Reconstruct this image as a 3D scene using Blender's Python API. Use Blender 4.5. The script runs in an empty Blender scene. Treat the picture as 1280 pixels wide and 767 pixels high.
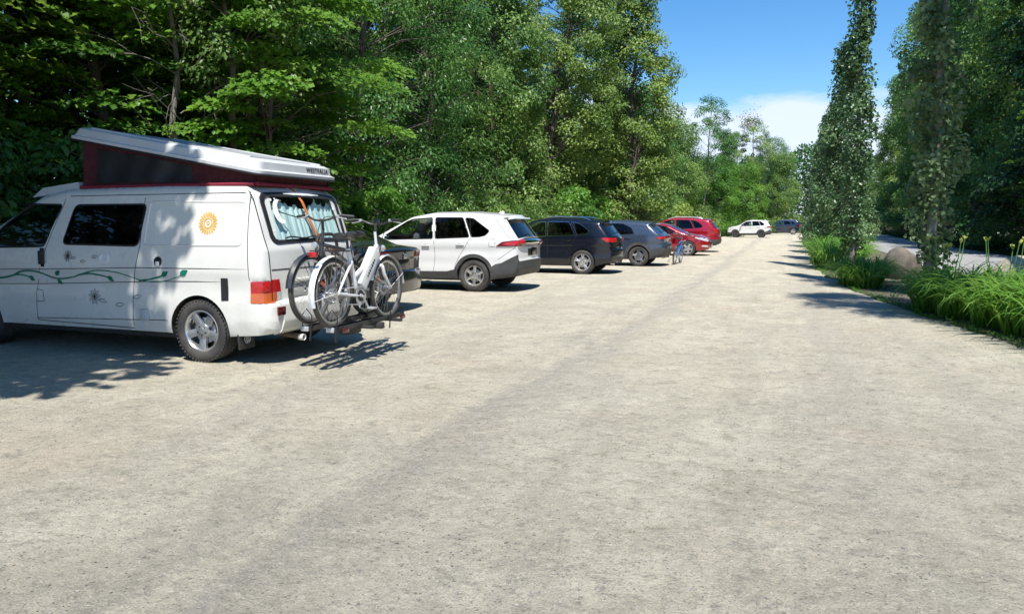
import bpy, bmesh, math, random
import numpy as np
from mathutils import Vector, Matrix
from mathutils.geometry import delaunay_2d_cdt

rng = np.random.default_rng(7)
random.seed(7)
R = math.radians
scene = bpy.context.scene
COL = scene.collection

# ------------------------------------------------------------------ materials
class NT:
    def __init__(s, name):
        s.m = bpy.data.materials.new(name); s.m.use_nodes = True
        s.t = s.m.node_tree; s.t.nodes.clear()
        s.out = s.t.nodes.new('ShaderNodeOutputMaterial')
    def n(s, typ, **kw):
        x = s.t.nodes.new(typ)
        for k, v in kw.items():
            if k == 'i':
                for a, b in v.items(): x.inputs[a].default_value = b
            else: setattr(x, k, v)
        return x
    def l(s, a, b): s.t.links.new(a, b)
    def noise(s, vec, scale, detail=4, rough=.55, dist=0):
        x = s.n('ShaderNodeTexNoise', i={'Scale': scale, 'Detail': detail, 'Roughness': rough, 'Distortion': dist})
        s.l(vec, x.inputs['Vector']); return x.outputs['Fac']
    def ramp(s, fac, stops):
        x = s.n('ShaderNodeValToRGB')
        e = x.color_ramp.elements
        while len(e) > len(stops): e.remove(e[-1])
        while len(e) < len(stops): e.new(.5)
        for k, (p, c) in enumerate(stops):
            e[k].position = p; e[k].color = (c if isinstance(c, (tuple, list)) else (c, c, c)) + ((1,) if not isinstance(c, (tuple, list)) or len(c) == 3 else ())  \
                if isinstance(c, tuple) else (c, c, c, 1)
        s.l(fac, x.inputs['Fac']); return x.outputs['Color']
    def mix(s, fac, a, b, mode='MIX'):
        x = s.n('ShaderNodeMix', data_type='RGBA', blend_type=mode)
        for sock, v in ((x.inputs[0], fac), (x.inputs[6], a), (x.inputs[7], b)):
            if isinstance(v, (int, float)): sock.default_value = v
            elif isinstance(v, tuple): sock.default_value = v + (1,) if len(v) == 3 else v
            else: s.l(v, sock)
        return x.outputs[2]
    def math(s, op, a, b=0.0, clamp=False):
        x = s.n('ShaderNodeMath', operation=op, use_clamp=clamp)
        for sock, v in ((x.inputs[0], a), (x.inputs[1], b)):
            if isinstance(v, (int, float)): sock.default_value = v
            else: s.l(v, sock)
        return x.outputs[0]
    def objvec(s): return s.n('ShaderNodeTexCoord').outputs['Object']

MATS = {}
def paint(name, col, rough=.35, metal=0., coat=.0, spec=.5, var=.06, scale=6., dust=0., bump=0., bscale=60., dustcol=(.33, .30, .25)):
    if name in MATS: return MATS[name]
    t = NT(name); b = t.n('ShaderNodeBsdfPrincipled')
    v = t.objvec(); nz = t.noise(v, scale, 5, .6)
    lo = tuple(max(0, c * (1 - var)) for c in col); hi = tuple(min(1, c * (1 + var)) for c in col)
    c = t.ramp(nz, [(.3, lo), (.7, hi)])
    if dust > 0:
        d = t.noise(v, 2.3, 7, .7)
        d2 = t.ramp(d, [(.42, 0.), (.75, float(dust))])
        c = t.mix(d2, c, dustcol)
    t.l(c, b.inputs['Base Color'])
    rr = t.ramp(t.noise(v, scale * 3, 4, .6), [(.3, max(.02, rough * .8)), (.7, min(1., rough * 1.2))])
    t.l(rr, b.inputs['Roughness'])
    b.inputs['Metallic'].default_value = metal
    b.inputs['Coat Weight'].default_value = coat; b.inputs['Coat Roughness'].default_value = .04
    b.inputs['Specular IOR Level'].default_value = spec
    if bump > 0:
        bp = t.n('ShaderNodeBump', i={'Strength': bump, 'Distance': .01})
        t.l(t.noise(v, bscale, 4, .6), bp.inputs['Height']); t.l(bp.outputs[0], b.inputs['Normal'])
    t.l(b.outputs[0], t.out.inputs[0])
    MATS[name] = t.m; return t.m

def glass(name, tint, gloss=.04):
    if name in MATS: return MATS[name]
    t = NT(name)
    tr = t.n('ShaderNodeBsdfTransparent'); tr.inputs[0].default_value = tint + (1,)
    gl = t.n('ShaderNodeBsdfGlossy', i={'Roughness': .015})
    v = t.objvec(); dn = t.noise(v, 4, 5, .7)
    lw = t.n('ShaderNodeLayerWeight', i={'Blend': .5})
    f = t.math('ADD', t.math('POWER', lw.outputs['Facing'], 4.), gloss, True)
    mx = t.n('ShaderNodeMixShader'); t.l(f, mx.inputs[0]); t.l(tr.outputs[0], mx.inputs[1]); t.l(gl.outputs[0], mx.inputs[2])
    df = t.n('ShaderNodeBsdfDiffuse'); df.inputs[0].default_value = (.3, .29, .26, 1)
    m2 = t.n('ShaderNodeMixShader'); t.l(t.ramp(dn, [(.45, .0), (.9, .05)]), m2.inputs[0]); t.l(mx.outputs[0], m2.inputs[1]); t.l(df.outputs[0], m2.inputs[2])
    t.l(m2.outputs[0], t.out.inputs[0])
    MATS[name] = t.m; return t.m

def leafmat(name, dark, mid, light, trans=.45, rough=.42, spec=.5, hue=.03, val=.35):
    t = NT(name)
    at = t.n('ShaderNodeAttribute', attribute_name='tint')
    c = t.ramp(at.outputs['Fac'], [(0., dark), (.5, mid), (1., light)])
    oi = t.n('ShaderNodeObjectInfo')
    hs = t.n('ShaderNodeHueSaturation')
    t.l(t.math('ADD', t.math('MULTIPLY', oi.outputs['Random'], hue * 2), .5 - hue), hs.inputs['Hue'])
    t.l(t.math('ADD', t.math('MULTIPLY', oi.outputs['Random'], -val), 1 + val * .5), hs.inputs['Value'])
    t.l(c, hs.inputs['Color'])
    b = t.n('ShaderNodeBsdfPrincipled', i={'Roughness': rough, 'Specular IOR Level': spec})
    t.l(hs.outputs[0], b.inputs['Base Color'])
    tr = t.n('ShaderNodeBsdfTranslucent')
    g = t.n('ShaderNodeGamma', i={'Gamma': .78}); t.l(hs.outputs[0], g.inputs[0])
    yl = t.mix(.18, g.outputs[0], (.28, .45, .03)); t.l(yl, tr.inputs[0])
    mx = t.n('ShaderNodeMixShader', i={0: trans}); t.l(b.outputs[0], mx.inputs[1]); t.l(tr.outputs[0], mx.inputs[2])
    t.l(mx.outputs[0], t.out.inputs[0]); return t.m

# ------------------------------------------------------------------ objects
def link(o, parent=None):
    COL.objects.link(o)
    if parent is not None: o.parent = parent
    return o
def tag(o, label=None, cat=None, group=None, kind=None):
    if label: o['label'] = label
    if cat: o['category'] = cat
    if group: o['group'] = group
    if kind: o['kind'] = kind
    return o
def thing(name, label, cat, loc=(0, 0, 0), rz=0, group=None):
    o = bpy.data.objects.new(name, None); o.empty_display_size = .2
    o.location = loc; o.rotation_euler = (0, 0, rz); link(o)
    return tag(o, label, cat, group)
def copy_tree(o, parent=None):
    c = o.copy(); link(c, parent)
    if parent is not None: c.matrix_parent_inverse = o.matrix_parent_inverse.copy()
    for ch in list(o.children): copy_tree(ch, c)
    return c

class MB:
    def __init__(s): s.v = []; s.f = []; s.m = []
    def add(s, vs, fs, mi=0):
        o = len(s.v); s.v += [tuple(map(float, p)) for p in vs]
        for f in fs: s.f.append(tuple(int(i) + o for i in f)); s.m.append(mi)
        return s
    def box(s, c, size, rot=None, bev=0., mi=0, seg=2, taper=None):
        bm = bmesh.new(); bmesh.ops.create_cube(bm, size=1)
        for v in bm.verts:
            v.co.x *= size[0]; v.co.y *= size[1]; v.co.z *= size[2]
            if taper and v.co.z > 0: v.co.x *= taper[0]; v.co.y *= taper[1]
        if bev > 0: bmesh.ops.bevel(bm, geom=bm.edges[:], offset=bev, segments=seg, affect='EDGES', profile=.5)
        M = Matrix.Translation(c)
        if rot is not None: M = M @ (rot if isinstance(rot, Matrix) else Matrix.Rotation(rot[0], 4, 'X') if False else eul(rot))
        bm.transform(M); bm.verts.index_update()
        s.add([v.co[:] for v in bm.verts], [[v.index for v in f.verts] for f in bm.faces], mi); bm.free(); return s
    def tube(s, pts, rad, n=8, mi=0, cap=True, flat=1.):
        P = [Vector(p) for p in pts]; k = len(P)
        rad = [rad] * k if isinstance(rad, (int, float)) else rad
        up = None; vs = []
        for i in range(k):
            d = (P[min(i + 1, k - 1)] - P[max(i - 1, 0)]).normalized()
            if up is None:
                up = Vector((0, 0, 1)) if abs(d.z) < .9 else Vector((0, 1, 0))
            u = (up - d * up.dot(d)); u = u.normalized() if u.length > 1e-6 else d.orthogonal().normalized()
            w = d.cross(u); up = u
            for j in range(n):
                a = 2 * math.pi * j / n
                vs.append(P[i] + (u * math.cos(a) * flat + w * math.sin(a)) * rad[i])
        fs = [(i * n + j, i * n + (j + 1) % n, (i + 1) * n + (j + 1) % n, (i + 1) * n + j) for i in range(k - 1) for j in range(n)]
        if cap: fs += [tuple(range(n))[::-1], tuple(range((k - 1) * n, k * n))]
        return s.add(vs, fs, mi)
    def lathe(s, prof, c=(0, 0, 0), axis='Y', n=32, mi=0, close=False):
        vs = []; k = len(prof)
        for j in range(n):
            a = 2 * math.pi * j / n
            for r, h in prof:
                p = {'Y': (r * math.cos(a), h, r * math.sin(a)), 'Z': (r * math.cos(a), r * math.sin(a), h), 'X': (h, r * math.cos(a), r * math.sin(a))}[axis]
                vs.append((p[0] + c[0], p[1] + c[1], p[2] + c[2]))
        kk = k if close else k - 1
        fs = [(j * k + i, ((j + 1) % n) * k + i, ((j + 1) % n) * k + (i + 1) % k, j * k + (i + 1) % k) for j in range(n) for i in range(kk)]
        return s.add(vs, fs, mi)
    def prism(s, poly, place, mi=0):
        """poly: 2D outline; place(u,v,side) -> 3D point for side 0/1"""
        n = len(poly); r = delaunay_2d_cdt([Vector(p) for p in poly], [], [list(range(n))], 1, 1e-6)
        vv = [(p.x, p.y) for p in r[0]]; m = len(vv)
        a = [place(u, v, 0) for u, v in vv]; b = [place(u, v, 1) for u, v in vv]
        fs = [tuple(f)[::-1] for f in r[2]] + [tuple(i + m for i in f) for f in r[2]]
        o = 2 * m
        c = [place(u, v, 0) for u, v in poly] + [place(u, v, 1) for u, v in poly]
        fs += [(o + i, o + (i + 1) % n, o + n + (i + 1) % n, o + n + i) for i in range(n)]
        return s.add(a + b + c, fs, mi)
    def build(s, name, mats, parent=None, smooth=True, angle=38, loc=None, fixn=False):
        me = bpy.data.meshes.new(name); me.from_pydata(s.v, [], s.f)
        for m in (mats if isinstance(mats, (list, tuple)) else [mats]): me.materials.append(m)
        me.polygons.foreach_set('material_index', s.m)
        if fixn:
            bm = bmesh.new(); bm.from_mesh(me); bmesh.ops.recalc_face_normals(bm, faces=bm.faces[:]); bm.to_mesh(me); bm.free()
        if smooth:
            me.polygons.foreach_set('use_smooth', [True] * len(me.polygons)); me.update()
            me.set_sharp_from_angle(angle=R(angle))
        me.update()
        o = bpy.data.objects.new(name, me)
        if loc is not None: o.location = loc
        return link(o, parent)
def eul(r):
    from mathutils import Euler
    return Euler(r).to_matrix().to_4x4()
def spline(pts, n=6):
    P = [Vector(p) for p in pts]; out = []
    for i in range(len(P) - 1):
        a, b, c, d = P[max(i - 1, 0)], P[i], P[i + 1], P[min(i + 2, len(P) - 1)]
        for k in range(n):
            t = k / n
            out.append(.5 * ((2 * b) + (c - a) * t + (2 * a - 5 * b + 4 * c - d) * t * t + (3 * b - a - 3 * c + d) * t ** 3))
    out.append(P[-1]); return out

# ------------------------------------------------------------------ common materials
M = {}
M['tyre'] = paint('tyre_rubber', (.032, .031, .03), .75, dust=.5, bump=.3, dustcol=(.2, .18, .15))
M['alloy'] = paint('alloy_silver', (.62, .62, .62), .3, .85, var=.05)
M['dark_plastic'] = paint('black_plastic', (.022, .022, .023), .5, dust=.25, dustcol=(.16, .15, .13))
M['clad'] = paint('grey_cladding', (.04, .041, .043), .6, dust=.3, bump=.15, bscale=300, dustcol=(.16, .15, .13))
M['black'] = paint('black_gloss', (.012, .012, .013), .15, coat=.4)
M['under'] = paint('underbody', (.015, .014, .013), .9, dust=.2)
M['cabin'] = paint('cabin_dark', (.028, .028, .03), .8)
M['cabin_grey'] = paint('cabin_grey', (.10, .10, .105), .85)
M['chrome'] = paint('chrome', (.75, .75, .76), .12, 1., var=.03)
M['lamp_red'] = paint('lamp_red', (.42, .010, .012), .12, coat=.6, var=.15, scale=20)
M['lamp_dark'] = paint('lamp_dark_red', (.10, .006, .010), .15, coat=.6)
M['lamp_amber'] = paint('lamp_amber', (.50, .105, .025), .15, coat=.6, var=.12, scale=30)
M['lamp_clear'] = paint('lamp_clear', (.7, .71, .72), .12, .3, coat=.8)
M['white_van'] = paint('van_white_paint', (.68, .675, .63), .3, coat=.35, var=.03, dust=.10, scale=2, bump=.25, bscale=2.2)
M['white_car'] = paint('pearl_white_paint', (.68, .68, .68), .22, coat=.6, var=.02, dust=.05)
M['navy'] = paint('navy_black_paint', (.004, .006, .013), .2, .0, coat=.35, var=.1, dust=0)
M['black_car'] = paint('black_paint', (.009, .010, .012), .2, .1, coat=.8, dust=.015)
M['bluegrey'] = paint('blue_grey_paint', (.045, .064, .105), .25, .25, coat=.9, var=.08, dust=0)
M['red_car'] = paint('red_paint', (.30, .008, .016), .2, .25, coat=1., var=.1)
M['crimson'] = paint('crimson_paint', (.36, .010, .026), .2, .25, coat=1., var=.1)
M['dark_car'] = paint('dark_blue_paint', (.015, .024, .05), .2, .3, coat=1.)
M['grey_car'] = paint('dark_grey_paint', (.05, .05, .055), .25, .4, coat=1.)
M['maroon'] = paint('maroon_canvas', (.055, .006, .011), .85, var=.2, bump=.3, bscale=25)
M['mesh'] = paint('tent_mesh', (.012, .012, .014), .45, var=.3, bump=.2, bscale=12)
M['orange'] = paint('orange_webbing', (.62, .20, .05), .7, var=.2, scale=40)
M['lid'] = paint('lid_fibreglass', (.55, .56, .56), .42, var=.04, dust=.18, dustcol=(.25, .25, .24))
M['lid_top'] = paint('lid_top_grey', (.30, .31, .32), .7, var=.12, dust=.25, scale=25, bump=.25, bscale=200)
M['curtain'] = paint('curtain_aqua', (.62, .75, .74), .85, var=.08)
M['white_st'] = paint('sticker_white', (.82, .82, .82), .4)
M['sun_st'] = paint('sticker_sun', (.70, .40, .07), .45, var=.12, scale=30)
M['vine_st'] = paint('sticker_vine', (.008, .17, .10), .4, var=.15, scale=8)
M['ink'] = paint('sticker_black', (.015, .016, .018), .5)
M['plug'] = paint('plug_white', (.72, .72, .70), .4)
M['seal'] = paint('rubber_seal', (.014, .014, .015), .6)
M['g_dark'] = glass('glass_privacy', (.05, .055, .06))
M['g_mid'] = glass('glass_tinted', (.45, .55, .50))
M['g_clear'] = glass('glass_clear', (.86, .93, .92))
M['silver'] = paint('silver_plastic', (.55, .56, .57), .4, .5)

# ------------------------------------------------------------------ car builder
def fillet_poly(pts):
    """pts (s,z,r) closed -> rounded outline"""
    out = []; n = len(pts)
    for i in range(n):
        p = Vector(pts[i][:2]); r = pts[i][2] if len(pts[i]) > 2 else 0
        if r <= 0: out.append(p); continue
        a = Vector(pts[i - 1][:2]) - p; b = Vector(pts[(i + 1) % n][:2]) - p
        la, lb = a.length, b.length; a.normalize(); b.normalize()
        ang = math.acos(max(-1, min(1, a.dot(b))))
        if ang > 3.08: out.append(p); continue
        t = min(r / math.tan(ang / 2), la * .48, lb * .48)
        p0, p1 = p + a * t, p + b * t
        for k in range(7):
            u = k / 6; out.append(p0 * (1 - u) ** 2 + p * 2 * u * (1 - u) + p1 * u * u)
    return out
def resample(pts, step):
    out = []; n = len(pts)
    for i in range(n):
        a, b = pts[i], pts[(i + 1) % n]; d = (b - a).length
        if d < 1e-5: continue
        k = max(1, int(math.ceil(d / step)))
        for j in range(k): out.append(a.lerp(b, j / k))
    res = [out[0]]
    for p in out[1:]:
        if (p - res[-1]).length > .006: res.append(p)
    return res
def inpoly(P, poly):
    x, y = P[:, 0], P[:, 1]; ins = np.zeros(len(P), bool); n = len(poly)
    for i in range(n):
        x0, y0 = poly[i][0], poly[i][1]; x1, y1 = poly[(i + 1) % n][0], poly[(i + 1) % n][1]
        c = (y0 > y) != (y1 > y)
        with np.errstate(divide='ignore', invalid='ignore'):
            ins ^= c & (x < (x1 - x0) * (y - y0) / (y1 - y0 + 1e-12) + x0)
    return ins
def roundpoly(poly, r, n=4):
    """round the corners of a 2D polygon"""
    out = []; k = len(poly)
    for i in range(k):
        p = Vector(poly[i]); a = Vector(poly[i - 1]) - p; b = Vector(poly[(i + 1) % k]) - p
        t = min(r, a.length * .45, b.length * .45); a.normalize(); b.normalize()
        for j in range(n + 1):
            u = j / n; q = (p + a * t) * (1 - u) ** 2 + p * 2 * u * (1 - u) + (p + b * t) * u * u
            out.append((q.x, q.y))
    return out
def shrink(poly, d):
    k = len(poly); P = [Vector(p) for p in poly]
    A = sum(P[i].x * P[(i + 1) % k].y - P[(i + 1) % k].x * P[i].y for i in range(k))
    sg = 1 if A > 0 else -1; out = []
    for i in range(k):
        e0 = (P[i] - P[i - 1]).normalized(); e1 = (P[(i + 1) % k] - P[i]).normalized()
        n0 = Vector((-e0.y, e0.x)) * sg; n1 = Vector((-e1.y, e1.x)) * sg
        m = n0 + n1; m = m / max(.35, m.length_squared / 2) if m.length > .3 else n0
        out.append(tuple(P[i] + m * d))
    return out

class Car:
    def __init__(s, W, L, outline, arches, zb, belt, tum=.30, plan=(.6, .10, .9, .16), fr=.08, res=.05, bow=(.10, .035, .10), flare=.018, crease=()):
        s.W, s.L, s.belt, s.tum, s.plan, s.flare, s.arches, s.crease = W, L, belt, tum, plan, flare, arches, crease
        s.res = res; s.bow = bow; s.fr = fr; s.zb = zb
        pts = list(outline)                      # rear-bottom -> over the roof -> front-bottom
        body = fillet_poly(pts)
        bot = []
        for (sc, zc, r) in sorted(arches, key=lambda a: -a[0]):   # from the front towards the rear
            h = zc - zb; th = math.acos(min(1, max(-1, (zb - zc) / r)))  # angle from up to where it meets the sill
            for k in range(21):
                a = th - 2 * th * k / 20
                bot.append(Vector((sc + r * math.sin(a), zc + r * math.cos(a))))
        bot = [b for b in bot]
        s.Q = resample([Vector(p) for p in body] + bot, res)
        s.nb = len(s.Q)
        q = np.array([(p.x, p.y) for p in s.Q]); s.q = q
        e = np.roll(q, -1, 0) - q; nrm = np.stack([-e[:, 1], e[:, 0]], 1); nrm /= np.linalg.norm(nrm, axis=1)[:, None] + 1e-9
        vn = nrm + np.roll(nrm, 1, 0); vn /= np.linalg.norm(vn, axis=1)[:, None] + 1e-9
        A = np.sum(q[:, 0] * np.roll(q[:, 1], -1) - np.roll(q[:, 0], -1) * q[:, 1])
        s.n = vn if A < 0 else -vn               # outward
        # per-point fillet radius
        s.r = np.full(len(q), fr)
        low = q[:, 1] < zb + .03; s.r[low] = .02
        for (sc, zc, r) in arches:
            s.r[np.hypot(q[:, 0] - sc, q[:, 1] - zc) < r + .01] = .012
    def Y(s, S, Z):
        S = np.asarray(S, float); Z = np.asarray(Z, float)
        w = np.full(np.broadcast(S, Z).shape, s.W / 2)
        pr, ar, pf, af = s.plan
        d = np.clip(1 - S / pr, 0, 1); w = w - ar * d ** 2.2
        d = np.clip(1 - (s.L - S) / pf, 0, 1); w = w - af * d ** 2.2
        up = np.clip(Z - s.belt, 0, None); w = w - s.tum * up - .10 * up ** 2
        w = w - .55 * np.clip(.52 - Z, 0, None) ** 2
        w = w - .012 * np.exp(-((Z - (s.belt - .22)) / .10) ** 2)
        for (zc, a, wd) in s.crease: w = w + a * np.exp(-((Z - zc) / wd) ** 2)
        for (sc, zc, r) in s.arches:
            dd = np.hypot(S - sc, (Z - zc)); w = w + s.flare * np.exp(-np.clip(dd - r, 0, None) ** 2 / .006) * (Z < s.belt)
        return w
    def yo(s, P):
        """fillet offset at points inside the outline"""
        q0 = s.q; q1 = np.roll(q0, -1, 0); best = np.full(len(P), 9.); br = np.zeros(len(P))
        for i in range(len(q0)):
            a, b = q0[i], q1[i]; ab = b - a
            t = np.clip(((P - a) @ ab) / (ab @ ab + 1e-12), 0, 1); d = np.hypot(*(P - a - t[:, None] * ab).T)
            rr = s.r[i] * (1 - t) + s.r[(i + 1) % len(q0)] * t
            m = d - rr * .0001 < best; best = np.where(m, d, best); br = np.where(m, rr, br)
        x = np.clip(br - best, 0, None); return br - np.sqrt(np.clip(br ** 2 - x ** 2, 0, None)), best
    def side(s, S, Z, off=0., sgn=-1):
        return (-S, sgn * (float(s.Y(S, Z)) + off), Z)
    def fill(s, regions):
        """triangulate the side; regions: list of (name, polygon). returns verts (S,Z), y, tris, region index per tri"""
        V = [Vector(p) for p in s.q]; n = len(V); E = [(i, (i + 1) % n) for i in range(n)]
        for name, poly in regions:
            o = len(V); pts = resample([Vector(p) for p in poly], max(.06, s.res * 1.3)); V += pts; E += [(o + i, o + (i + 1) % len(pts)) for i in range(len(pts))]
        ins = []
        for f in (.12, .35, .65, 1.):
            c = s.q - s.n * (s.r * f)[:, None]; ins.append((c, s.r * f))
        lo, hi = s.q.min(0), s.q.max(0)
        gx, gz = np.meshgrid(np.arange(lo[0] + .01, hi[0], s.res), np.arange(lo[1] + .01, hi[1], s.res))
        gx = gx + (np.arange(gx.shape[0]) % 2)[:, None] * s.res * .5
        G = np.stack([gx.ravel(), gz.ravel()], 1); G = G[inpoly(G, s.q)]
        _, d = s.yo(G); G = G[d > s.fr * 1.15] if s.fr > .03 else G[d > .02]
        extra = [G]
        for c, dd in ins:
            ok = inpoly(c, s.q); _, d = s.yo(c); ok &= d > dd * .93; ok &= s.r > .03; extra.append(c[ok])
        V += [Vector(p) for p in np.concatenate(extra)]
        r = delaunay_2d_cdt(V, E, [list(range(n))], 1, 1e-5)
        P = np.array([(p.x, p.y) for p in r[0]]); T = np.array([f for f in r[2] if len(f) == 3])
        cen = P[T].mean(1); T = T[inpoly(cen, s.q)]; cen = P[T].mean(1)
        reg = np.full(len(T), -1)
        for k, (name, poly) in enumerate(regions): reg[inpoly(cen, poly)] = k
        off, _ = s.yo(P); y = s.Y(P[:, 0], P[:, 1]) - off
        return P, y, T, reg
    TS = [-1, -.985, -.95, -.88, -.78, -.64, -.45, -.23, 0, .23, .45, .64, .78, .88, .95, .985, 1]
    def strip(s, off=0.):
        q, n = s.q, s.n; y0 = s.Y(q[:, 0], q[:, 1]) - s.r
        hor = np.abs(n[:, 0]); rear = q[:, 0] < s.L / 2
        b = np.where(n[:, 1] > -.3, np.where(rear, s.bow[0], s.bow[2]) * hor ** 1.5 + s.bow[1] * np.clip(n[:, 1], 0, 1) ** 1.5, 0.)
        b = b * (q[:, 1] > s.zb + .04)
        for (sc, zc, r) in s.arches: b[np.hypot(q[:, 0] - sc, q[:, 1] - zc) < r + .02] = 0
        T = np.array(s.TS); bt = (b[:, None] * (1 - T[None] ** 2)) + off
        S = q[:, 0][:, None] + n[:, 0][:, None] * bt; Z = q[:, 1][:, None] + n[:, 1][:, None] * bt
        Yy = y0[:, None] * T[None]
        return np.stack([-S, Yy, Z], 2)
    def end_pt(s, z, y, rear=True, off=0., zsel=None):
        """point on the rear (or front) surface at height z, lateral y"""
        q, n = s.q, s.n; c = (q[:, 0] < s.L * .4) if rear else (q[:, 0] > s.L * .6); c &= (n[:, 0] < -.15) if rear else (n[:, 0] > .15)
        for (sc, zc, r) in s.arches: c &= np.hypot(q[:, 0] - sc, q[:, 1] - zc) > r + .02
        i = np.where(c)[0]; zz = q[i, 1]; o = np.argsort(zz)
        S = np.interp(z, zz[o], q[i, 0][o]); nx = np.interp(z, zz[o], n[i, 0][o]); nz = np.interp(z, zz[o], n[i, 1][o])
        y0 = float(s.Y(S, z)) - s.fr; t = max(-1, min(1, y / y0))
        b = (s.bow[0] if rear else s.bow[2]) * abs(nx) ** 1.5 * (1 - t * t) + off
        return (-(S + nx * b), y, z + nz * b)

def ribbon_side(mb, car, pts, w, off, mi=0, sgn=-1, taper=False):
    P = [Vector(p) for p in pts]; vs = []; k = len(P)
    for i in range(k):
        d = (P[min(i + 1, k - 1)] - P[max(i - 1, 0)]).normalized(); nn = Vector((-d.y, d.x))
        ww = w if not taper else w * (.25 + .75 * min(1, min(i, k - 1 - i) / (k * .3) + .02)) if taper != 'end' else w * (1 - .7 * i / (k - 1))
        for q in (-1, 1):
            a = P[i] + nn * ww * .5 * q; vs.append(car.side(a.x, a.y, off, sgn))
    return mb.add(vs, [(2 * i, 2 * i + 1, 2 * i + 3, 2 * i + 2) for i in range(k - 1)], mi)
def poly_side(mb, car, poly, off, mi=0, sgn=-1):
    r = delaunay_2d_cdt([Vector(p) for p in poly], [], [list(range(len(poly)))], 1, 1e-6)
    return mb.add([car.side(p.x, p.y, off, sgn) for p in r[0]], [tuple(f) for f in r[2]], mi)

def make_wheel(name, Rt, Rr, wd, spokes, style, rim_mat, rim_dark):
    h = wd / 2
    t = MB(); sw = Rt - Rr
    prof = [(Rr - .012, -h * .80), (Rr + .01, -h * .97), (Rr + sw * .45, -h * 1.06), (Rt - .03, -h * .98), (Rt - .008, -h * .86)]
    prof2 = [(Rt, -h * .70), (Rt, -h * .45), (Rt - .008, -h * .42), (Rt - .008, -h * .34), (Rt + .001, -h * .31), (Rt + .002, -h * .06), (Rt - .008, -h * .03)]
    full = prof + prof2; full = full + [(r, -y) for r, y in full[::-1]]
    t.lathe(full, n=56)
    # side blocks on the shoulder
    for k in range(48):
        a = 2 * math.pi * k / 48
        for sg in (-1, 1):
            t.box((math.cos(a) * (Rt - .012), sg * h * .88, math.sin(a) * (Rt - .012)), (.016, .03, .02), rot=(0, -a, 0))
    me = t.build(name, M['tyre']); tm = me.data; bpy.data.objects.remove(me)
    r = MB(); f = -h * .86                            # outer face on -Y
    r.lathe([(Rr, f + .01), (Rr, f - .004), (Rr - .012, f - .006), (Rr - .02, f + .004), (Rr - .03, f + .03), (Rr - .035, h * .7)], n=48, mi=0)
    r.lathe([(Rr - .034, f + .085), (.0, f + .085)], n=32, mi=1)
    r.lathe([(Rr * .62, f + .07), (Rr * .62, f + .06), (.03, f + .06)], n=32, mi=2)   # brake disc
    for k in range(spokes):
        a = 2 * math.pi * k / spokes + math.pi / 2
        parts = [(0., 1.)] if style != 'pair' else [(-.16, .55), (.16, .55)]
        for da, sc in parts:
            w0, w1 = ((.062, .085) if style == 'five' else (.05, .06) if style == 'six' else (.05, .045)); w0 *= sc * Rr / .2; w1 *= sc * Rr / .2
            ca, sa = math.cos(a), math.sin(a)
            def pl(u, v, sd, ca=ca, sa=sa, da=da):
                an = da * (u / Rr) ; x = u * math.cos(an) - v * math.sin(an); z = u * math.sin(an) + v * math.cos(an)
                dep = f + .004 + .016 * (1 - u / Rr) + (0 if abs(v) < 1e-5 else .007) + (.03 if sd else 0)
                return (x * ca - z * sa, dep, x * sa + z * ca)
            u0, u1 = .035, Rr - .012; vs = []
            for u in (u0, (u0 + u1) * .5, u1):
                w = w0 + (w1 - w0) * (u - u0) / (u1 - u0)
                for v, sd in ((-w / 2, 1), (-w / 2, 0), (0, 0), (w / 2, 0), (w / 2, 1)): vs.append(pl(u, v, sd))
            r.add(vs, [(i * 5 + j, i * 5 + j + 1, (i + 1) * 5 + j + 1, (i + 1) * 5 + j) for i in range(2) for j in range(4)], 0)
    r.lathe([(.075 * Rr / .2, f + .03), (.07 * Rr / .2, f + .008), (.035, f + .004), (.033, f - .002), (0, f - .003)], n=24, mi=0)
    for k in range(5):
        a = 2 * math.pi * k / 5 + .3; r.lathe([(.009, f + .012), (.009, f), (0, f - .001)], c=(math.cos(a) * .052, 0, math.sin(a) * .052), n=8, mi=1)
    o = r.build(name + '_rim', [rim_mat, rim_dark, M['silver']], fixn=False); rm = o.data; bpy.data.objects.remove(o)
    return tm, rm
def put_wheels(root, wm, car, track, zc):
    for (sc, _, _) in car.arches:
        for sg in (-1, 1):
            w = bpy.data.objects.new('wheel', wm[0]); link(w, root); w.location = (-sc, sg * track, zc)
            rm = bpy.data.objects.new('rim', wm[1]); link(rm, w)
            a = random.uniform(0, 6)
            w.rotation_euler = (0, a, 0 if sg < 0 else math.pi)

def seat(root, x, y, z, mat, rear=False, w=.5):
    m = MB(); m.box((x, y, z + .10), (.5, w, .2), bev=.06)
    m.box((x + .27, y, z + .42), (.16, w, .62), rot=(0, .22, 0), bev=.06)
    if not rear: m.box((x + .35, y, z + .83), (.10, w * .5, .17), bev=.04)
    else:
        for dy in (-.38, .38): m.box((x + .35, y + dy, z + .80), (.09, .22, .15), bev=.04)
    m.build('seat', mat, root)

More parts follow.
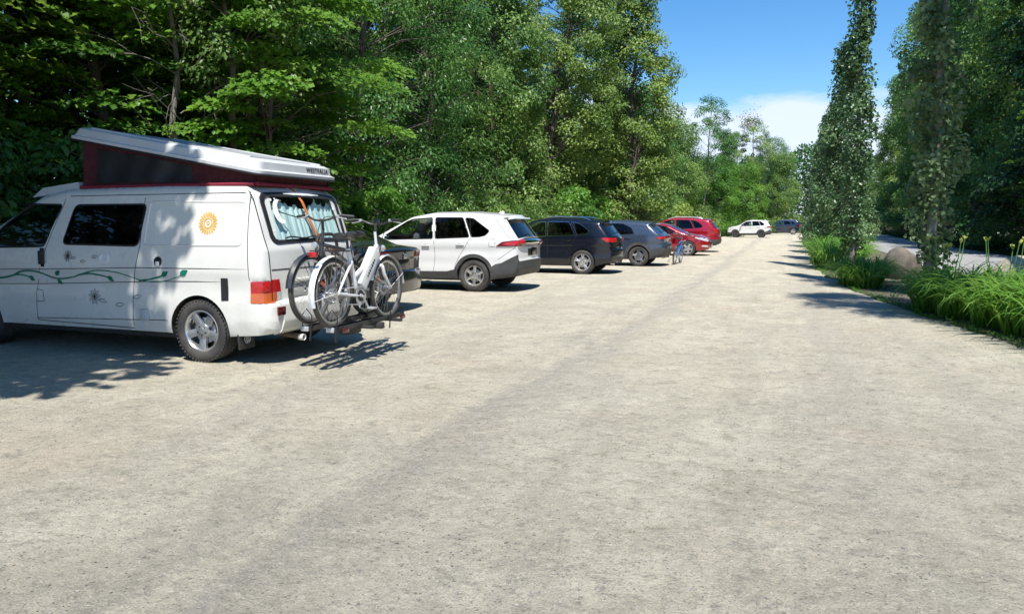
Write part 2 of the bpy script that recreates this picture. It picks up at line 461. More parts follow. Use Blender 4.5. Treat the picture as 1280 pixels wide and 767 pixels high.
def car_body(root, car, mats, regions, strip_regions, seat_z=None, seats=True, inner=True):
    """mats: dict paint. regions: (name, polygon, mode, material, offset); mode hole_glass | over | panel
       strip_regions: (name, f(S,Z,n)->bool mask, tmax range, mode, material, offset)"""
    P, y, T, reg = car.fill([(r[0], r[1]) for r in regions])
    # body sides
    b = MB(); cut = np.zeros(len(T), bool)
    for k, rg in enumerate(regions):
        if rg[2] in ('glass', 'panel', 'gap'): cut |= reg == k
    keep = T[~cut]
    for sg in (-1, 1):
        vs = np.stack([-P[:, 0], sg * y, P[:, 1]], 1)
        b.add(vs, keep[:, ::-1] if sg < 0 else keep, 0)
        if inner:
            vs = np.stack([-P[:, 0], sg * (y - .07), P[:, 1]], 1)
            gl = np.zeros(len(T), bool)
            for k, rg in enumerate(regions):
                if rg[2] == 'glass': gl |= reg == k
            b.add(vs, T[~gl] if sg < 0 else T[~gl][:, ::-1], 2)
    for k, rg in enumerate(regions):
        name, poly, mode, mat, off = rg[:5]
        if mode == 'gap': continue
        tt = T[reg == k]
        if len(tt) == 0: continue
        used, inv = np.unique(tt, return_inverse=True); inv = inv.reshape(tt.shape)
        for sg in (-1, 1):
            m = MB(); m.add(np.stack([-P[used, 0], sg * (y[used] + off), P[used, 1]], 1), inv[:, ::-1] if sg < 0 else inv)
            if mode == 'over':                       # close the rim back to the body
                ed = {}
                for t in inv:
                    for i in range(3):
                        e = (int(t[i]), int(t[(i + 1) % 3])); ed[e] = 1
                be = [e for e in ed if (e[1], e[0]) not in ed]
                nv = len(used); low = np.stack([-P[used, 0], sg * (y[used] - .01), P[used, 1]], 1)
                m.add(low, []); 
                for a, c in be: m.f.append((a, c, c + nv, a + nv) if sg > 0 else (c, a, a + nv, c + nv)); m.m.append(0)
            m.build(name, mat, root)
    # strip (roof, bonnet, front, rear, underside)
    G = car.strip(); nQ, nT = G.shape[:2]; q, n = car.q, car.n
    vs = G.reshape(-1, 3); F = []; MI = []; reglists = {k: [] for k in range(len(strip_regions))}
    mq = .5 * (q + np.roll(q, -1, 0)); mn = n + np.roll(n, -1, 0); mn /= np.linalg.norm(mn, axis=1)[:, None] + 1e-9
    masks = [sr[1](mq[:, 0], mq[:, 1], mn) for sr in strip_regions]
    tm = [.5 * (Car.TS[j] + Car.TS[j + 1]) for j in range(nT - 1)]
    arch = np.zeros(nQ, bool)
    for (sc, zc, r) in car.arches: arch |= np.hypot(mq[:, 0] - sc, mq[:, 1] - zc) < r + .008
    for i in range(nQ):
        i2 = (i + 1) % nQ
        for j in range(nT - 1):
            f = (i * nT + j, i * nT + j + 1, i2 * nT + j + 1, i2 * nT + j); drop = False
            for k, sr in enumerate(strip_regions):
                if masks[k][i] and sr[2][0] <= abs(tm[j]) <= sr[2][1]:
                    reglists[k].append(f)
                    if sr[3] == 'glass': drop = True
            if not drop:
                F.append(f); MI.append(1 if (mn[i, 1] < -.45 and not (mn[i, 1] > -.75 and mq[i, 1] > car.zb + .12)) or arch[i] else 0)
    o = len(b.v); b.v += [tuple(p) for p in vs.tolist()]
    b.f += [tuple(k + o for k in f) for f in F]; b.m += MI
    # dark inner box closes the view through the wheel housings
    body = b.build('body', [mats['paint'], M['under'], M['cabin']], root, smooth=False)
    bm = bmesh.new(); bm.from_mesh(body.data); bmesh.ops.remove_doubles(bm, verts=bm.verts[:], dist=.0008); bm.to_mesh(body.data); bm.free()
    body.data.polygons.foreach_set('use_smooth', [True] * len(body.data.polygons)); body.data.set_sharp_from_angle(angle=R(32))
    for k, sr in enumerate(strip_regions):
        if not reglists[k]: continue
        name, _, _, mode, mat, off = sr
        H = car.strip(off).reshape(-1, 3); fl = np.array(reglists[k])
        groups = [fl]
        if sr[2][0] > .1: groups = [fl[H[fl[:, 0], 1] + H[fl[:, 2], 1] < 0], fl[H[fl[:, 0], 1] + H[fl[:, 2], 1] > 0]]
        for fg in groups:
            used, inv = np.unique(fg, return_inverse=True); inv = inv.reshape(fg.shape)
            m = MB(); m.add(H[used], inv)
            if mode == 'over':
                ed = {}
                for t in inv:
                    for a in range(4): ed[(int(t[a]), int(t[(a + 1) % 4]))] = 1
                be = [e for e in ed if (e[1], e[0]) not in ed]; nv = len(used)
                m.add(car.strip(-.008).reshape(-1, 3)[used], [])
                for a, c in be: m.f.append((c, a, a + nv, c + nv)); m.m.append(0)
            m.build(name, mat, root)
    # floor pan, dash and seats
    f = MB(); L, W = car.L, car.W
    (s0, z0, r0), (s1, z1, r1) = sorted(car.arches)
    f.box((-(s0 + s1) / 2, 0, .34), (s1 - s0 - r0 - r1 + .1, W - .22, .22), bev=.02)
    f.box((-(s0 + s1) / 2, 0, .52), (s1 - s0 + .9, W - .62, .50), bev=.03)
    f.box((-(s0 / 2 + .12), 0, .62), (s0 * .9, W - .55, .42), bev=.03)
    f.box((-(s1 + .15), 0, car.belt - .28), (.55, W - .3, .42), bev=.06)
    f.box((-(s0 * .5 + .25), 0, car.belt - .24), (s0 * .8, W - .34, .12), bev=.02)
    f.build('cabin', M['cabin'], root)
    if seats:
        z = (car.belt - .55) if seat_z is None else seat_z
        xf = s1 - 1.15
        for sy in (-.38, .38): seat(root, -xf - .3, sy, z, M['cabin_grey'], w=.5)
        seat(root, -(s0 + .35) - .2, 0, z, M['cabin_grey'], True, w=W - .5)
    return body

def window_seals(root, car, polys, w=.022, mat=None, name='window_seal'):
    for sg in (-1, 1):
        m = MB()
        for p in polys:
            o = [p, shrink(p, -w)]; k = len(p); vs = [car.side(a, c, .003, sg) for a, c in o[0]] + [car.side(a, c, .003, sg) for a, c in o[1]]
            m.add(vs, [(i, (i + 1) % k, k + (i + 1) % k, k + i) if sg > 0 else (k + i, k + (i + 1) % k, (i + 1) % k, i) for i in range(k)])
        m.build(name, mat or M['black'], root)
def seams(root, car, lines, w=.007):
    for sg in (-1, 1):
        for l in lines:
            m = MB(); P = resample_open(l, .06); ribbon_side(m, car, P, w, .0015, 0, sg)
            m.build('panel_gap', M['seal'], root)
def resample_open(l, step):
    out = []
    for i in range(len(l) - 1):
        a, b = Vector(l[i]), Vector(l[i + 1]); k = max(1, int((b - a).length / step))
        out += [a.lerp(b, j / k) for j in range(k)]
    return out + [Vector(l[-1])]
def handle(root, car, s, z, mat, ln=.19, ht=.035):
    for sg in (-1, 1):
        x, y, zz = car.side(s, z, .018, sg); m = MB(); m.box((x, y, zz), (ln, .022, ht), bev=.01)
        m.box((x, y - sg * .016, zz), (ln * .62, .014, ht * 1.35), bev=.004, mi=1)
        m.build('door_handle', [mat, M['black']], root)
def mirror(root, car, s, z, mat, size=(.13, .22, .15)):
    for sg in (-1, 1):
        x, y, zz = car.side(s, z, .12, sg); m = MB()
        m.box((x, y, zz), size, bev=.045, seg=3, taper=(.8, .9)); m.box((x + size[0] / 2 - .001, y, zz), (.012, size[1] * .78, size[2] * .72), bev=.004, mi=1)
        m.box((x, y - sg * .12, zz - size[2] * .35), (.08, .14, .04), bev=.012, mi=2)
        m.build('mirror', [mat, M['chrome'], M['dark_plastic']], root)
def plate(root, car, z, y=0, rear=True, mat=None):
    m = MB(); p = car.end_pt(z, y, rear, .012); q = car.end_pt(z + .08, y, rear, .012)
    a = math.atan2(q[0] - p[0], .08)
    m.box(p, (.012, .32, .17), rot=(0, a, 0), bev=.004); m.build('licence_plate', mat or M['black'], root)
def wiper(root, car, z, y0, y1):
    m = MB(); m.tube([car.end_pt(z + .02 * k / 6, y0 + (y1 - y0) * k / 6, True, .03) for k in range(7)], .008, 6)
    m.lathe([(0.0, .0), (.025, .0), (.025, .03), (0, .03)], c=car.end_pt(z, y1, True, .0), axis='X', n=12); m.build('wiper', M['dark_plastic'], root)
# ================================================================== vehicles
W5 = make_wheel('wheel_five_spoke', .34, .225, .215, 5, 'five', M['alloy'], M['black'])
W6 = make_wheel('wheel_six_spoke', .35, .222, .22, 6, 'six', M['alloy'], M['black'])
W10 = make_wheel('wheel_twin_spoke', .35, .245, .23, 5, 'pair', M['alloy'], M['black'])
WD = make_wheel('wheel_dark_spoke', .34, .235, .22, 5, 'pair', paint('alloy_graphite', (.25, .25, .26), .3, .8), M['black'])
WB = make_wheel('wheel_black_spoke', .36, .23, .23, 5, 'five', paint('alloy_black', (.05, .05, .052), .35, .6), M['black'])

# ---------------- camper van
def build_camper():
    root = thing('camper_van', 'white camper van with raised pop-top roof, green vine and orange sun stickers', 'camper van', (-4.9, 7.28, 0))
    out = [(.10, .33, .05), (.03, .36, .05), (.0, .47, .06), (.015, .645, .03), (.075, .665, .03), (.085, .9, .2), (.105, 1.20, .15), (.145, 1.30, .2), (.285, 1.79, .1), (.40, 1.875, .1),
           (1.4, 1.895, 1), (2.9, 1.875, .4), (3.28, 1.80, .2), (4.42, 1.20, .12), (4.90, 1.0, .15), (5.10, .74, .1), (5.19, .55, .06), (5.16, .33, .05)]
    car = Car(1.88, 5.19, out, [(.92, .34, .385), (4.26, .34, .385)], .30, 1.02, tum=.105, plan=(.28, .13, 1.0, .16), fr=.085, res=.045, bow=(.055, .03, .10), flare=.014, crease=((.885, -.007, .012), (1.02, -.006, .012)))
    belt = 1.22
    wslide = roundpoly([(1.725, 1.235), (2.845, 1.245), (2.70, 1.69), (1.655, 1.69)], .07)
    wfront = roundpoly([(3.13, 1.215), (4.22, 1.19), (3.42, 1.69), (3.36, 1.705), (2.895, 1.695)], .05)
    panel = roundpoly([(.355, 1.255), (1.645, 1.245), (1.61, 1.715), (.335, 1.705)], .06)
    tl = [(-.02, .655), (.235, .665), (.235, .885), (-.02, .885)]
    tla = [(-.02, .655), (.235, .665), (.235, .765), (-.02, .765)]
    bump = [(-.05, .30), (.53, .30), (.40, .665), (-.05, .655)]
    regs = [('window', wslide, 'glass', M['g_dark'], -.008), ('window', wfront, 'glass', M['g_mid'], -.008),
            ('bumper', bump, 'over', M['white_van'], .012), ('tail_light', tl, 'over', M['lamp_red'], .014), ('indicator', tla, 'over', M['lamp_amber'], .016)]
    zin = lambda a, b: (lambda S, Z, n: (Z > a) & (Z < b) & (S < .8) & (n[:, 0] < -.2))
    rw = (1.29, 1.765)
    strips = [('rear_window', zin(*rw), (0, .80), 'glass', M['g_clear'], -.004),
              ('windscreen', lambda S, Z, n: (S > 3.36) & (S < 4.34) & (Z > 1.2), (0, .9), 'glass', M['g_mid'], -.004),
              ('bumper', lambda S, Z, n: (Z > .34) & (Z < .66) & (S < .2) & (n[:, 0] < -.2), (0, 1), 'over', M['white_van'], .014),
              ('tail_light', zin(.765, .885), (.88, 1), 'over', M['lamp_red'], .014),
              ('indicator', zin(.672, .765), (.93, 1), 'over', M['lamp_amber'], .014), ('reversing_light', zin(.672, .765), (.88, .93), 'over', M['lamp_clear'], .014)]
    car_body(root, car, {'paint': M['white_van']}, regs, strips, seat_z=.75)
    window_seals(root, car, [shrink(wslide, .012), shrink(wfront, .012)], .020, M['seal'])
    # raised outline of the blanked rear window
    for sg in (-1, 1):
        m = MB(); o = [shrink(panel, -.012), panel, shrink(panel, .012)]; k = len(panel); vs = []
        for q, h in zip(o, (.0015, .008, .0015)): vs += [car.side(a, c, h, sg) for a, c in q]
        m.add(vs, [(r * k + i, r * k + (i + 1) % k, (r + 1) * k + (i + 1) % k, (r + 1) * k + i) for r in range(2) for i in range(k)])
        m.add([car.side(a, c, .0025, sg) for a, c in o[2]], [tuple(range(k))])
        m.build('side_panel', M['white_van'], root)
    seams(root, car, [[(2.87, 1.76), (2.88, 1.70), (3.095, 1.205), (3.20, .95), (3.265, .70), (3.285, .36)], [(1.69, 1.76), (1.70, 1.25), (1.80, .8), (1.83, .36)],
                      [(.30, 1.83), (.28, 1.3), (.25, .9)], [(3.28, .36), (1.83, .33)], [(.25, 1.015), (1.75, 1.0), (3.2, .955), (4.3, .93)], [(.25, .885), (1.4, .86), (3.2, .785), (4.5, .75)],
                      [(1.34, .44), (3.3, .385)], [(3.265, .72), (3.17, .71), (3.15, .59), (3.27, .575)], [(2.8, 1.79), (.35, 1.80)], [(4.25, 1.17), (4.30, .95), (4.28, .76)]], .008)
    # rear door lines, recess, window frame, curtain
    m = MB()
    for z in (1.0,): m.tube([car.end_pt(z, -.78 + 1.56 * k / 12, True, .0) for k in range(13)], .006, 5)
    for sy in (-1, 1): m.tube([car.end_pt(.69 + (1.82 - .69) * k / 14, sy * (.80 if True else 0), True, .001) for k in range(15)], .005, 5)
    m.build('tailgate_gap', M['seal'], root)
    def rr(z0, z1, y0, y1, r, n=6):
        o = []
        for cy, cz, a0 in ((y1 - r, z1 - r, 0), (y0 + r, z1 - r, 90), (y0 + r, z0 + r, 180), (y1 - r, z0 + r, 270)):
            for k in range(n + 1):
                a = R(a0 + 90 * k / n); o.append((cy + r * math.cos(a), cz + r * math.sin(a)))
        res = []
        for i in range(len(o)):
            a, b = Vector(o[i]), Vector(o[(i + 1) % len(o)]); kk = max(1, int((b - a).length / .08)); res += [tuple(a.lerp(b, j / kk)) for j in range(kk)]
        return res
    A, B = rr(1.255, 1.795, -.715, .715, .08), rr(1.297, 1.755, -.665, .665, .06)
    def ringmesh(outer, inner, o1, o2):
        # resample both to the same count by angle
        def res(P, n=72):
            P = [Vector(p) for p in P]; L = [0]
            for i in range(len(P)): L.append(L[-1] + (P[(i + 1) % len(P)] - P[i]).length)
            out = []
            for k in range(n):
                d = L[-1] * k / n; i = max(j for j in range(len(P)) if L[j] <= d); out.append(P[i].lerp(P[(i + 1) % len(P)], (d - L[i]) / (L[i + 1] - L[i])))
            return out
        a, b = res(outer), res(inner); k = len(a); m = MB()
        vs = [car.end_pt(p.y, p.x, True, o) for P_, o in ((a, .0), (a, o1), (b, o2), (b, -.02)) for p in P_]
        m.add(vs, [(r * k + i, r * k + (i + 1) % k, (r + 1) * k + (i + 1) % k, (r + 1) * k + i) for r in range(3) for i in range(k)]); return m
    ringmesh(A, B, .014, .012).build('window_seal', M['seal'], root)
    m = MB(); vs = []; ny, nz = 70, 8
    for j in range(nz):
        for i in range(ny):
            y = -.66 + 1.32 * i / (ny - 1); u = j / (nz - 1)
            top = 1.79 - .07 * abs(math.sin(y * 9 + .6)) - .05 * abs(math.sin(y * 23)) - .10 * math.exp(-((y + .02) / .14) ** 2)
            z = 1.27 + (top - 1.27) * u
            p = car.end_pt(z, y, True, -.05 + .012 * math.sin(y * 75 + 3 * math.sin(y * 11)) * (.4 + .6 * u) + .004 * math.sin(y * 190)); vs.append(p)
    m.add(vs, [(j * ny + i, j * ny + i + 1, (j + 1) * ny + i + 1, (j + 1) * ny + i) for j in range(nz - 1) for i in range(ny - 1)])
    m.build('curtain', M['curtain'], root)
    # moon and star stickers on the glass
    m = MB(); mo = []
    for k in range(21): a = R(60 + 250 * k / 20); mo.append((-.47 + .095 * math.cos(a), 1.60 + .13 * math.sin(a)))
    for k in range(1, 20): a = R(310 - 250 * k / 20); mo.append((-.425 + .066 * math.cos(a), 1.612 + .106 * math.sin(a)))
    r = delaunay_2d_cdt([Vector(p) for p in mo], [], [list(range(len(mo)))], 1, 1e-6); m.add([car.end_pt(p.y, p.x, True, .004) for p in r[0]], [tuple(f) for f in r[2]])
    m.build('moon_sticker', M['white_st'], root)
    for cy, cz, rad in ((-.56, 1.725, .020), (-.50, 1.735, .015), (.60, 1.66, .05), (.625, 1.57, .035), (-.63, 1.40, .018)):
        m = MB(); st = [(cy + rad * (1 if k % 2 else .55) * math.cos(k * math.pi / 6), cz + rad * (1 if k % 2 else .55) * math.sin(k * math.pi / 6)) for k in range(12)]
        m.add([car.end_pt(z, y, True, .004) for y, z in st] + [car.end_pt(cz, cy, True, .004)], [(k, (k + 1) % 12, 12) for k in range(12)]); m.build('star_sticker', M['white_st'], root)
    m = MB(); m.tube([car.end_pt(1.31 + .012 * math.sin(k), -.52 + .52 * k / 8, True, .025) for k in range(9)], .009, 6); m.tube([car.end_pt(1.31, .0, True, .03), car.end_pt(1.25, .06, True, .02)], .014, 8); m.build('wiper', M['dark_plastic'], root)
    # number plate recess and reflector lights
    m = MB(); m.box(Vector(car.end_pt(.87, 0, True, .012)), (.03, 1.2, .05), bev=.012); m.build('tailgate_trim', M['white_van'], root)
    m = MB(); m.box(Vector(car.end_pt(.775, 0, True, .004)), (.012, 1.1, .13), bev=.004); m.build('plate_recess', paint('recess_grey', (.5, .5, .48), .5), root)
    m = MB(); m.box(Vector(car.end_pt(.77, .12, True, .014)), (.012, .30, .15), bev=.003); m.build('licence_plate', M['black'], root)
    for sy in (-1, 1):
        p = Vector(car.end_pt(.575, sy * .76, True, .012)); m = MB(); m.box(p, (.02, .13, .09), bev=.008); m.build('reflector', M['lamp_dark'], root)
    # sill, mud flap, exhaust, underbody boxes
    for sg in (-1, 1):
        m = MB(); m.box((-2.38, sg * .86, .33), (2.1, .06, .07), bev=.015); m.build('sill', M['white_van'], root)
        m = MB(); m.box((-.44, sg * .80, .31), (.025, .25, .30), rot=(0, -.12, 0), bev=.01, taper=(1, .9))
        m.lathe([(.05, .0), (.05, .006), (.042, .006), (.042, .002)], c=(-.415, sg * .80, .27), axis='X', n=20, mi=1)
        p = (-.404, sg * .80, .27)
        for (a, b) in (((-.028, .028), (-.012, .003)), ((-.012, .003), (0, .02)), ((0, .02), (.012, .003)), ((.012, .003), (.028, .028)), ((-.03, .005), (-.014, -.034)), ((-.014, -.034), (0, -.006)), ((0, -.006), (.014, -.034)), ((.014, -.034), (.03, .005))):
            m.tube([(p[0], p[1] + a[0], p[2] + a[1]), (p[0], p[1] + b[0], p[2] + b[1])], .004, 4, mi=1)
        m.build('mud_flap', [M['dark_plastic'], M['silver']], root)
    m = MB(); m.tube([(-1.2, -.35, .30), (-.5, -.38, .28), (-.15, -.42, .27), (.0, -.42, .25)], .032, 12); m.lathe([(.034, 0), (.036, .06), (.030, .06), (.028, 0)], c=(-.03, -.42, .252), axis='X', n=16, mi=1)
    m.build('exhaust', [paint('rusty_steel', (.16, .12, .09), .7, .4, var=.4, scale=30), M['plug']], root)
    m = MB(); m.box((-2.1, -.45, .25), (.6, .4, .14), bev=.03); m.box((-1.6, -.55, .26), (.25, .3, .1), bev=.02); m.box((-2.6, -.3, .25), (.35, .4, .12), bev=.02); m.build('underbody_tank', M['under'], root)
    put_wheels(root, W5, car, .815, .34)
    handle(root, car, 3.145, 1.09, M['dark_plastic'], .09, .16)
    mirror(root, car, 4.1, 1.22, M['white_van'])
    # filler cap, outlets
    for (s, z, rad, mat) in ((2.204, 1.088, .062, M['plug']), (1.44, 1.075, .046, M['ink'])):
        m = MB(); vs = [car.side(s + rad * math.cos(a) * q, z + rad * math.sin(a) * q, h) for q, h in ((1.12, .0), (1.05, .012), (.9, .014), (.8, .005), (0.01, .006)) for a in [2 * math.pi * k / 24 for k in range(24)]]
        m.add(vs, [(r * 24 + i, (r + 1) * 24 + i, (r + 1) * 24 + (i + 1) % 24, r * 24 + (i + 1) % 24) for r in range(4) for i in range(24)])
        m.build('filler_cap' if rad > .05 else 'power_inlet', [mat], root)
    m = MB(); m.box(car.side(1.436, 1.05, .012), (.05, .012, .05), bev=.006); m.build('inlet_lid', M['plug'], root)
    m = MB(); m.box(car.side(1.655, .49, .008), (.125, .012, .125), bev=.01)
    m.build('vent_cover', paint('vent_grey', (.5, .51, .51), .5), root)
    # stickers: vine, flowers, sun, dark stack
    v = MB()
    vine = [(4.02, .835), (3.876, .839), (3.75, .849), (3.623, .878), (3.511, .919), (3.403, .932), (3.283, .93), (3.194, .917), (3.108, .891), (3.021, .867), (2.934, .854), (2.847, .854), (2.759, .865), (2.671, .88), (2.584, .903), (2.497, .926), (2.41, .947), (2.326, .958), (2.214, .96), (2.105, .952), (1.997, .938), (1.891, .913), (1.80, .889), (1.70, .867), (1.594, .852), (1.446, .853), (1.298, .878), (1.126, .932)]
    sp = [(p.x, p.y) for p in spline([(a, b, 0) for a, b in vine], 3)]
    ribbon_side(v, car, sp, .025, .0035, taper='end')
    for br in ([(3.69, .862), (3.561, .882), (3.469, .88), (3.36, .858)], [(2.6, .902), (2.441, .921), (2.329, .913), (2.22, .897), (2.15, .878)], [(1.72, .86), (1.542, .883), (1.417, .913), (1.367, .93)]):
        ribbon_side(v, car, [(p.x, p.y) for p in spline([(a, b, 0) for a, b in br], 4)], .018, .0035)
    for (a, b) in (((3.38, .868), (3.285, .82)), ((2.96, .89), (2.875, .947)), ((2.935, .838), (2.85, .790)), ((2.168, .895), (2.078, .842)), ((1.40, .915), (1.302, .968)), ((1.145, .932), (1.035, .990))):
        A2, B2 = Vector(a), Vector(b); d = B2 - A2; nn = Vector((-d.y, d.x)); c = (A2 + B2) / 2
        lf = [A2 + d * t + nn * wv * sg for sg, seq in ((1, ((0, 0), (.2, .2), (.5, .27), (.8, .14))), (-1, ((1, 0), (.8, .12), (.5, .27), (.2, .22)))) for t, wv in seq]
        poly_side(v, car, [tuple(p) for p in lf], .004)
    v.build('vine_sticker', M['vine_st'], root)
    for (fs, fz, fr_) in ((2.751, 1.113, .062), (2.372, .664, .085)):
        f = MB()
        for k in range(9):
            a = 2 * math.pi * k / 9 + .2; lp = []
            for t in range(11):
                u = -1 + 2 * t / 10; rr_ = fr_ * (1 - .72 * u * u) ; aa = a + u * .26 * 1.1
                lp.append((fs + rr_ * math.cos(aa), fz + rr_ * math.sin(aa)))
            ribbon_side(f, car, [(fs + fr_ * .22 * math.cos(a), fz + fr_ * .22 * math.sin(a))] + lp[1:-1] + [(fs + fr_ * .22 * math.cos(a), fz + fr_ * .22 * math.sin(a))], .005, .0035)
        poly_side(f, car, [(fs + fr_ * .2 * math.cos(a), fz + fr_ * .2 * math.sin(a)) for a in [k * math.pi / 5 for k in range(10)]], .004)
        f.build('flower_sticker', M['ink'], root)
    for (a, b) in (((2.695, 1.095), (2.624, 1.098)), ((2.556, 1.057), (2.48, 1.06)), ((2.383, 1.108), (2.304, 1.122)), ((2.296, .635), (2.193, .611)), ((2.066, .58), (1.947, .599)), ((1.807, .673), (1.693, .697))):
        A2, B2 = Vector(a), Vector(b); d = B2 - A2; nn = Vector((-d.y, d.x)); f = MB()
        ribbon_side(f, car, [tuple(A2 + d * t + nn * w_) for t, w_ in ((0, 0), (.25, .17), (.6, .2), (1, 0), (.7, -.12), (.3, -.14), (0, 0))], .006, .0035); f.build('petal_sticker', M['ink'], root)
    f = MB(); cs, cz = .80, 1.485; ann = lambda r0, r1, off, n=28: f.add([car.side(cs + r * math.cos(2 * math.pi * k / n), cz + r * math.sin(2 * math.pi * k / n), off) for r in (r0, r1) for k in range(n)], [(k, (k + 1) % n, n + (k + 1) % n, n + k) for k in range(n)])
    ann(.044, .059, .004); ann(.012, .022, .004)
    for k in range(20):
        a = 2 * math.pi * k / 20; ca, sa = math.cos(a), math.sin(a)
        pet = [(.060, 0), (.078, .009), (.104, .012), (.126, 0), (.104, -.012), (.078, -.009)]
        poly_side(f, car, [(cs + x * ca - y_ * sa, cz + x * sa + y_ * ca) for x, y_ in pet], .004)
    f.build('sun_sticker', M['sun_st'], root)
    f = MB(); poly_side(f, car, [(.52, .68), (.61, .68), (.61, .915), (.52, .915)], .003)
    for (s_, z_, r_) in ((.545, .885, .014), (.585, .87, .012), (.56, .845, .015), (.548, .79, .02), (.59, .775, .012), (.56, .75, .013), (.575, .715, .016)):
        f.add([car.side(s_ + r_ * (1 + .4 * math.sin(3 * a)) * math.cos(a), z_ + r_ * math.sin(a), .0045) for a in [k * math.pi / 6 for k in range(12)]], [tuple(range(12))], 1)
    f.build('side_sticker', [M['ink'], M['white_st']], root)
    # roof: front fairing, tent, lid
    f = MB(); ang = []
    prof = [(3.50, 1.785), (3.36, 1.895), (2.82, 1.955), (2.76, 1.86)]
    f.prism(prof, lambda u, v_, sd: (-u, (-.72 if sd == 0 else .72) * (1 - .06 * (v_ - 1.8) / .15), v_)); f.build('roof_fairing', M['lid'], root, angle=30, fixn=True)
    # tent
    yb, yt = .70, .67
    pts_low = [(2.74, 1.86), (.34, 1.875)]
    def lidz(s): return 1.985 + (s - .25) * (2.435 - 1.985) / (2.80 - .25)
    t = MB(); n = 26
    for sg in (-1, 1):
        vs = []
        for i in range(n + 1):
            s_ = .32 + (2.72 - .32) * i / n
            for j in range(7):
                u = j / 6; z0 = 1.865; z1 = lidz(s_) + .02; z = z0 + (z1 - z0) * u
                sag = .030 * math.sin(math.pi * u) * (.6 + .4 * math.sin(s_ * 6)) + .007 * math.sin(s_ * 17 + u * 4)
                vs.append((-s_, sg * (yb + (yt - yb) * u - sag * (1 if z1 - z0 > .15 else .4)), z))
        fs = [(i * 7 + j, (i + 1) * 7 + j, (i + 1) * 7 + j + 1, i * 7 + j + 1) for i in range(n) for j in range(6)]
        mi = 0; t.add(vs, fs if sg > 0 else [f_[::-1] for f_ in fs], 0)
    for s_, zz in ((2.72, lidz(2.72) + .02), (.32, 2.0)):
        vs = []; 
        for i in range(13):
            y = -yb + 2 * yb * i / 12
            for j in range(4): vs.append((-s_ + (.02 * math.sin(j / 3 * math.pi) * (1 if s_ > 1 else -1)) + .006 * math.sin(y * 19), y * (1 - .05 * j / 3), 1.865 + (zz - 1.865) * j / 3))
        t.add(vs, [(i * 4 + j, (i + 1) * 4 + j, (i + 1) * 4 + j + 1, i * 4 + j + 1) for i in range(12) for j in range(3)])
    t.build('tent', M['maroon'], root, angle=60)
    for sg in (-1, 1):
        t = MB(); vs = []
        for i in range(21):
            s_ = 1.16 + (2.52 - 1.16) * i / 20; zt = lidz(s_) - .05 - .01 * math.sin(s_ * 3)
            for j in range(5):
                u = j / 4; z = 1.935 + (max(zt, 1.94) - 1.935) * u; uu = (z - 1.865) / (lidz(s_) + .02 - 1.865)
                sag = .030 * math.sin(math.pi * uu) * (.6 + .4 * math.sin(s_ * 6)) + .007 * math.sin(s_ * 17 + uu * 4)
                fold = .022 * max(0, math.sin(s_ * 8 + u * 1.5)) ** 3 * u
                vs.append((-s_, sg * (yb + (yt - yb) * uu - sag + .006 + fold), z))
        t.add(vs, [(i * 5 + j, (i + 1) * 5 + j, (i + 1) * 5 + j + 1, i * 5 + j + 1) for i in range(20) for j in range(4)])
        t.build('tent_window', M['mesh'], root, angle=60)
    t = MB()
    for sg in (-1, 1): t.tube([(-s_, sg * (yb + .012), 1.892) for s_ in np.linspace(.32, 2.74, 12)], .02, 8, flat=1.)
    t.tube([(-.30, y, 1.895) for y in np.linspace(-yb, yb, 8)], .02, 8); t.build('tent_hem', paint('maroon_hem', (.20, .012, .03), .8, var=.2), root)
    # lid in its own tilted frame
    pitch = math.atan2(2.435 - 1.985, 2.80 - .25); Ln = 2.66; lm = MB(); rings = []
    def rrect(a0, a1, b, r, z, n=6):
        o = []
        for cx, cy, st in ((a1 - r, b - r, 0), (a0 + r, b - r, 90), (a0 + r, -b + r, 180), (a1 - r, -b + r, 270)):
            for k in range(n + 1): an = R(st + 90 * k / n); o.append((cx + r * math.cos(an), cy + r * math.sin(an), z))
        return o
    levels = [(0, .0, 0, 0), (0, 0, .02, 1), (.0, .0, .045, 1), (.025, .025, .058, 1), (.055, .05, .135, 1), (.10, .09, .155, 1), (.14, .13, .157, 1)]
    base = [rrect(0 + a * (1.6 if z < .06 else 1.0), Ln - a, .735 - b, .10, z) for a, b, z, _ in levels]
    ct, st_ = math.cos(pitch), math.sin(pitch)
    def tr(p): # local p: x from rear, y, z -> van
        x, y, z = p; s_ = .225 + x * ct - z * st_; return (-s_, y - .03, 1.98 + x * st_ + z * ct)
    k = len(base[0]); vs = [tr(p) for rg in base for p in rg]
    fs = [(r * k + i, r * k + (i + 1) % k, (r + 1) * k + (i + 1) % k, (r + 1) * k + i) for r in range(len(base) - 1) for i in range(k)]
    lm.add(vs, fs, 0)
    o = len(base) - 1; lm.add([tr((p[0], p[1], p[2])) for p in base[-1]], [tuple(range(k))], 0)
    lm.add([tr(p) for p in base[0]], [tuple(range(k))[::-1]], 0)
    lid = lm.build('roof_lid', M['lid'], root, angle=24)
    tp = MB(); inner = rrect(.28, Ln - .3, .57, .05, .164); 
    tp.add([tr(p) for p in inner] + [tr((p[0], p[1], .15)) for p in inner], [tuple(range(k))] + [(i, (i + 1) % k, k + (i + 1) % k, k + i) for i in range(k)])
    for yy in (-.63, .63): tp.tube([tr((x, yy, .158)) for x in (.2, 1.3, Ln - .25)], .014, 6, mi=1)
    tp.build('roof_panel', [M['lid_top'], M['lid']], lid)
    sl = MB(); sl.tube([tr(p) for p in rrect(-.002, Ln + .002, .737, .10, .003)] + [tr(rrect(-.002, Ln + .002, .737, .10, .003)[0])], .012, 6); sl.build('lid_seal', M['seal'], lid)
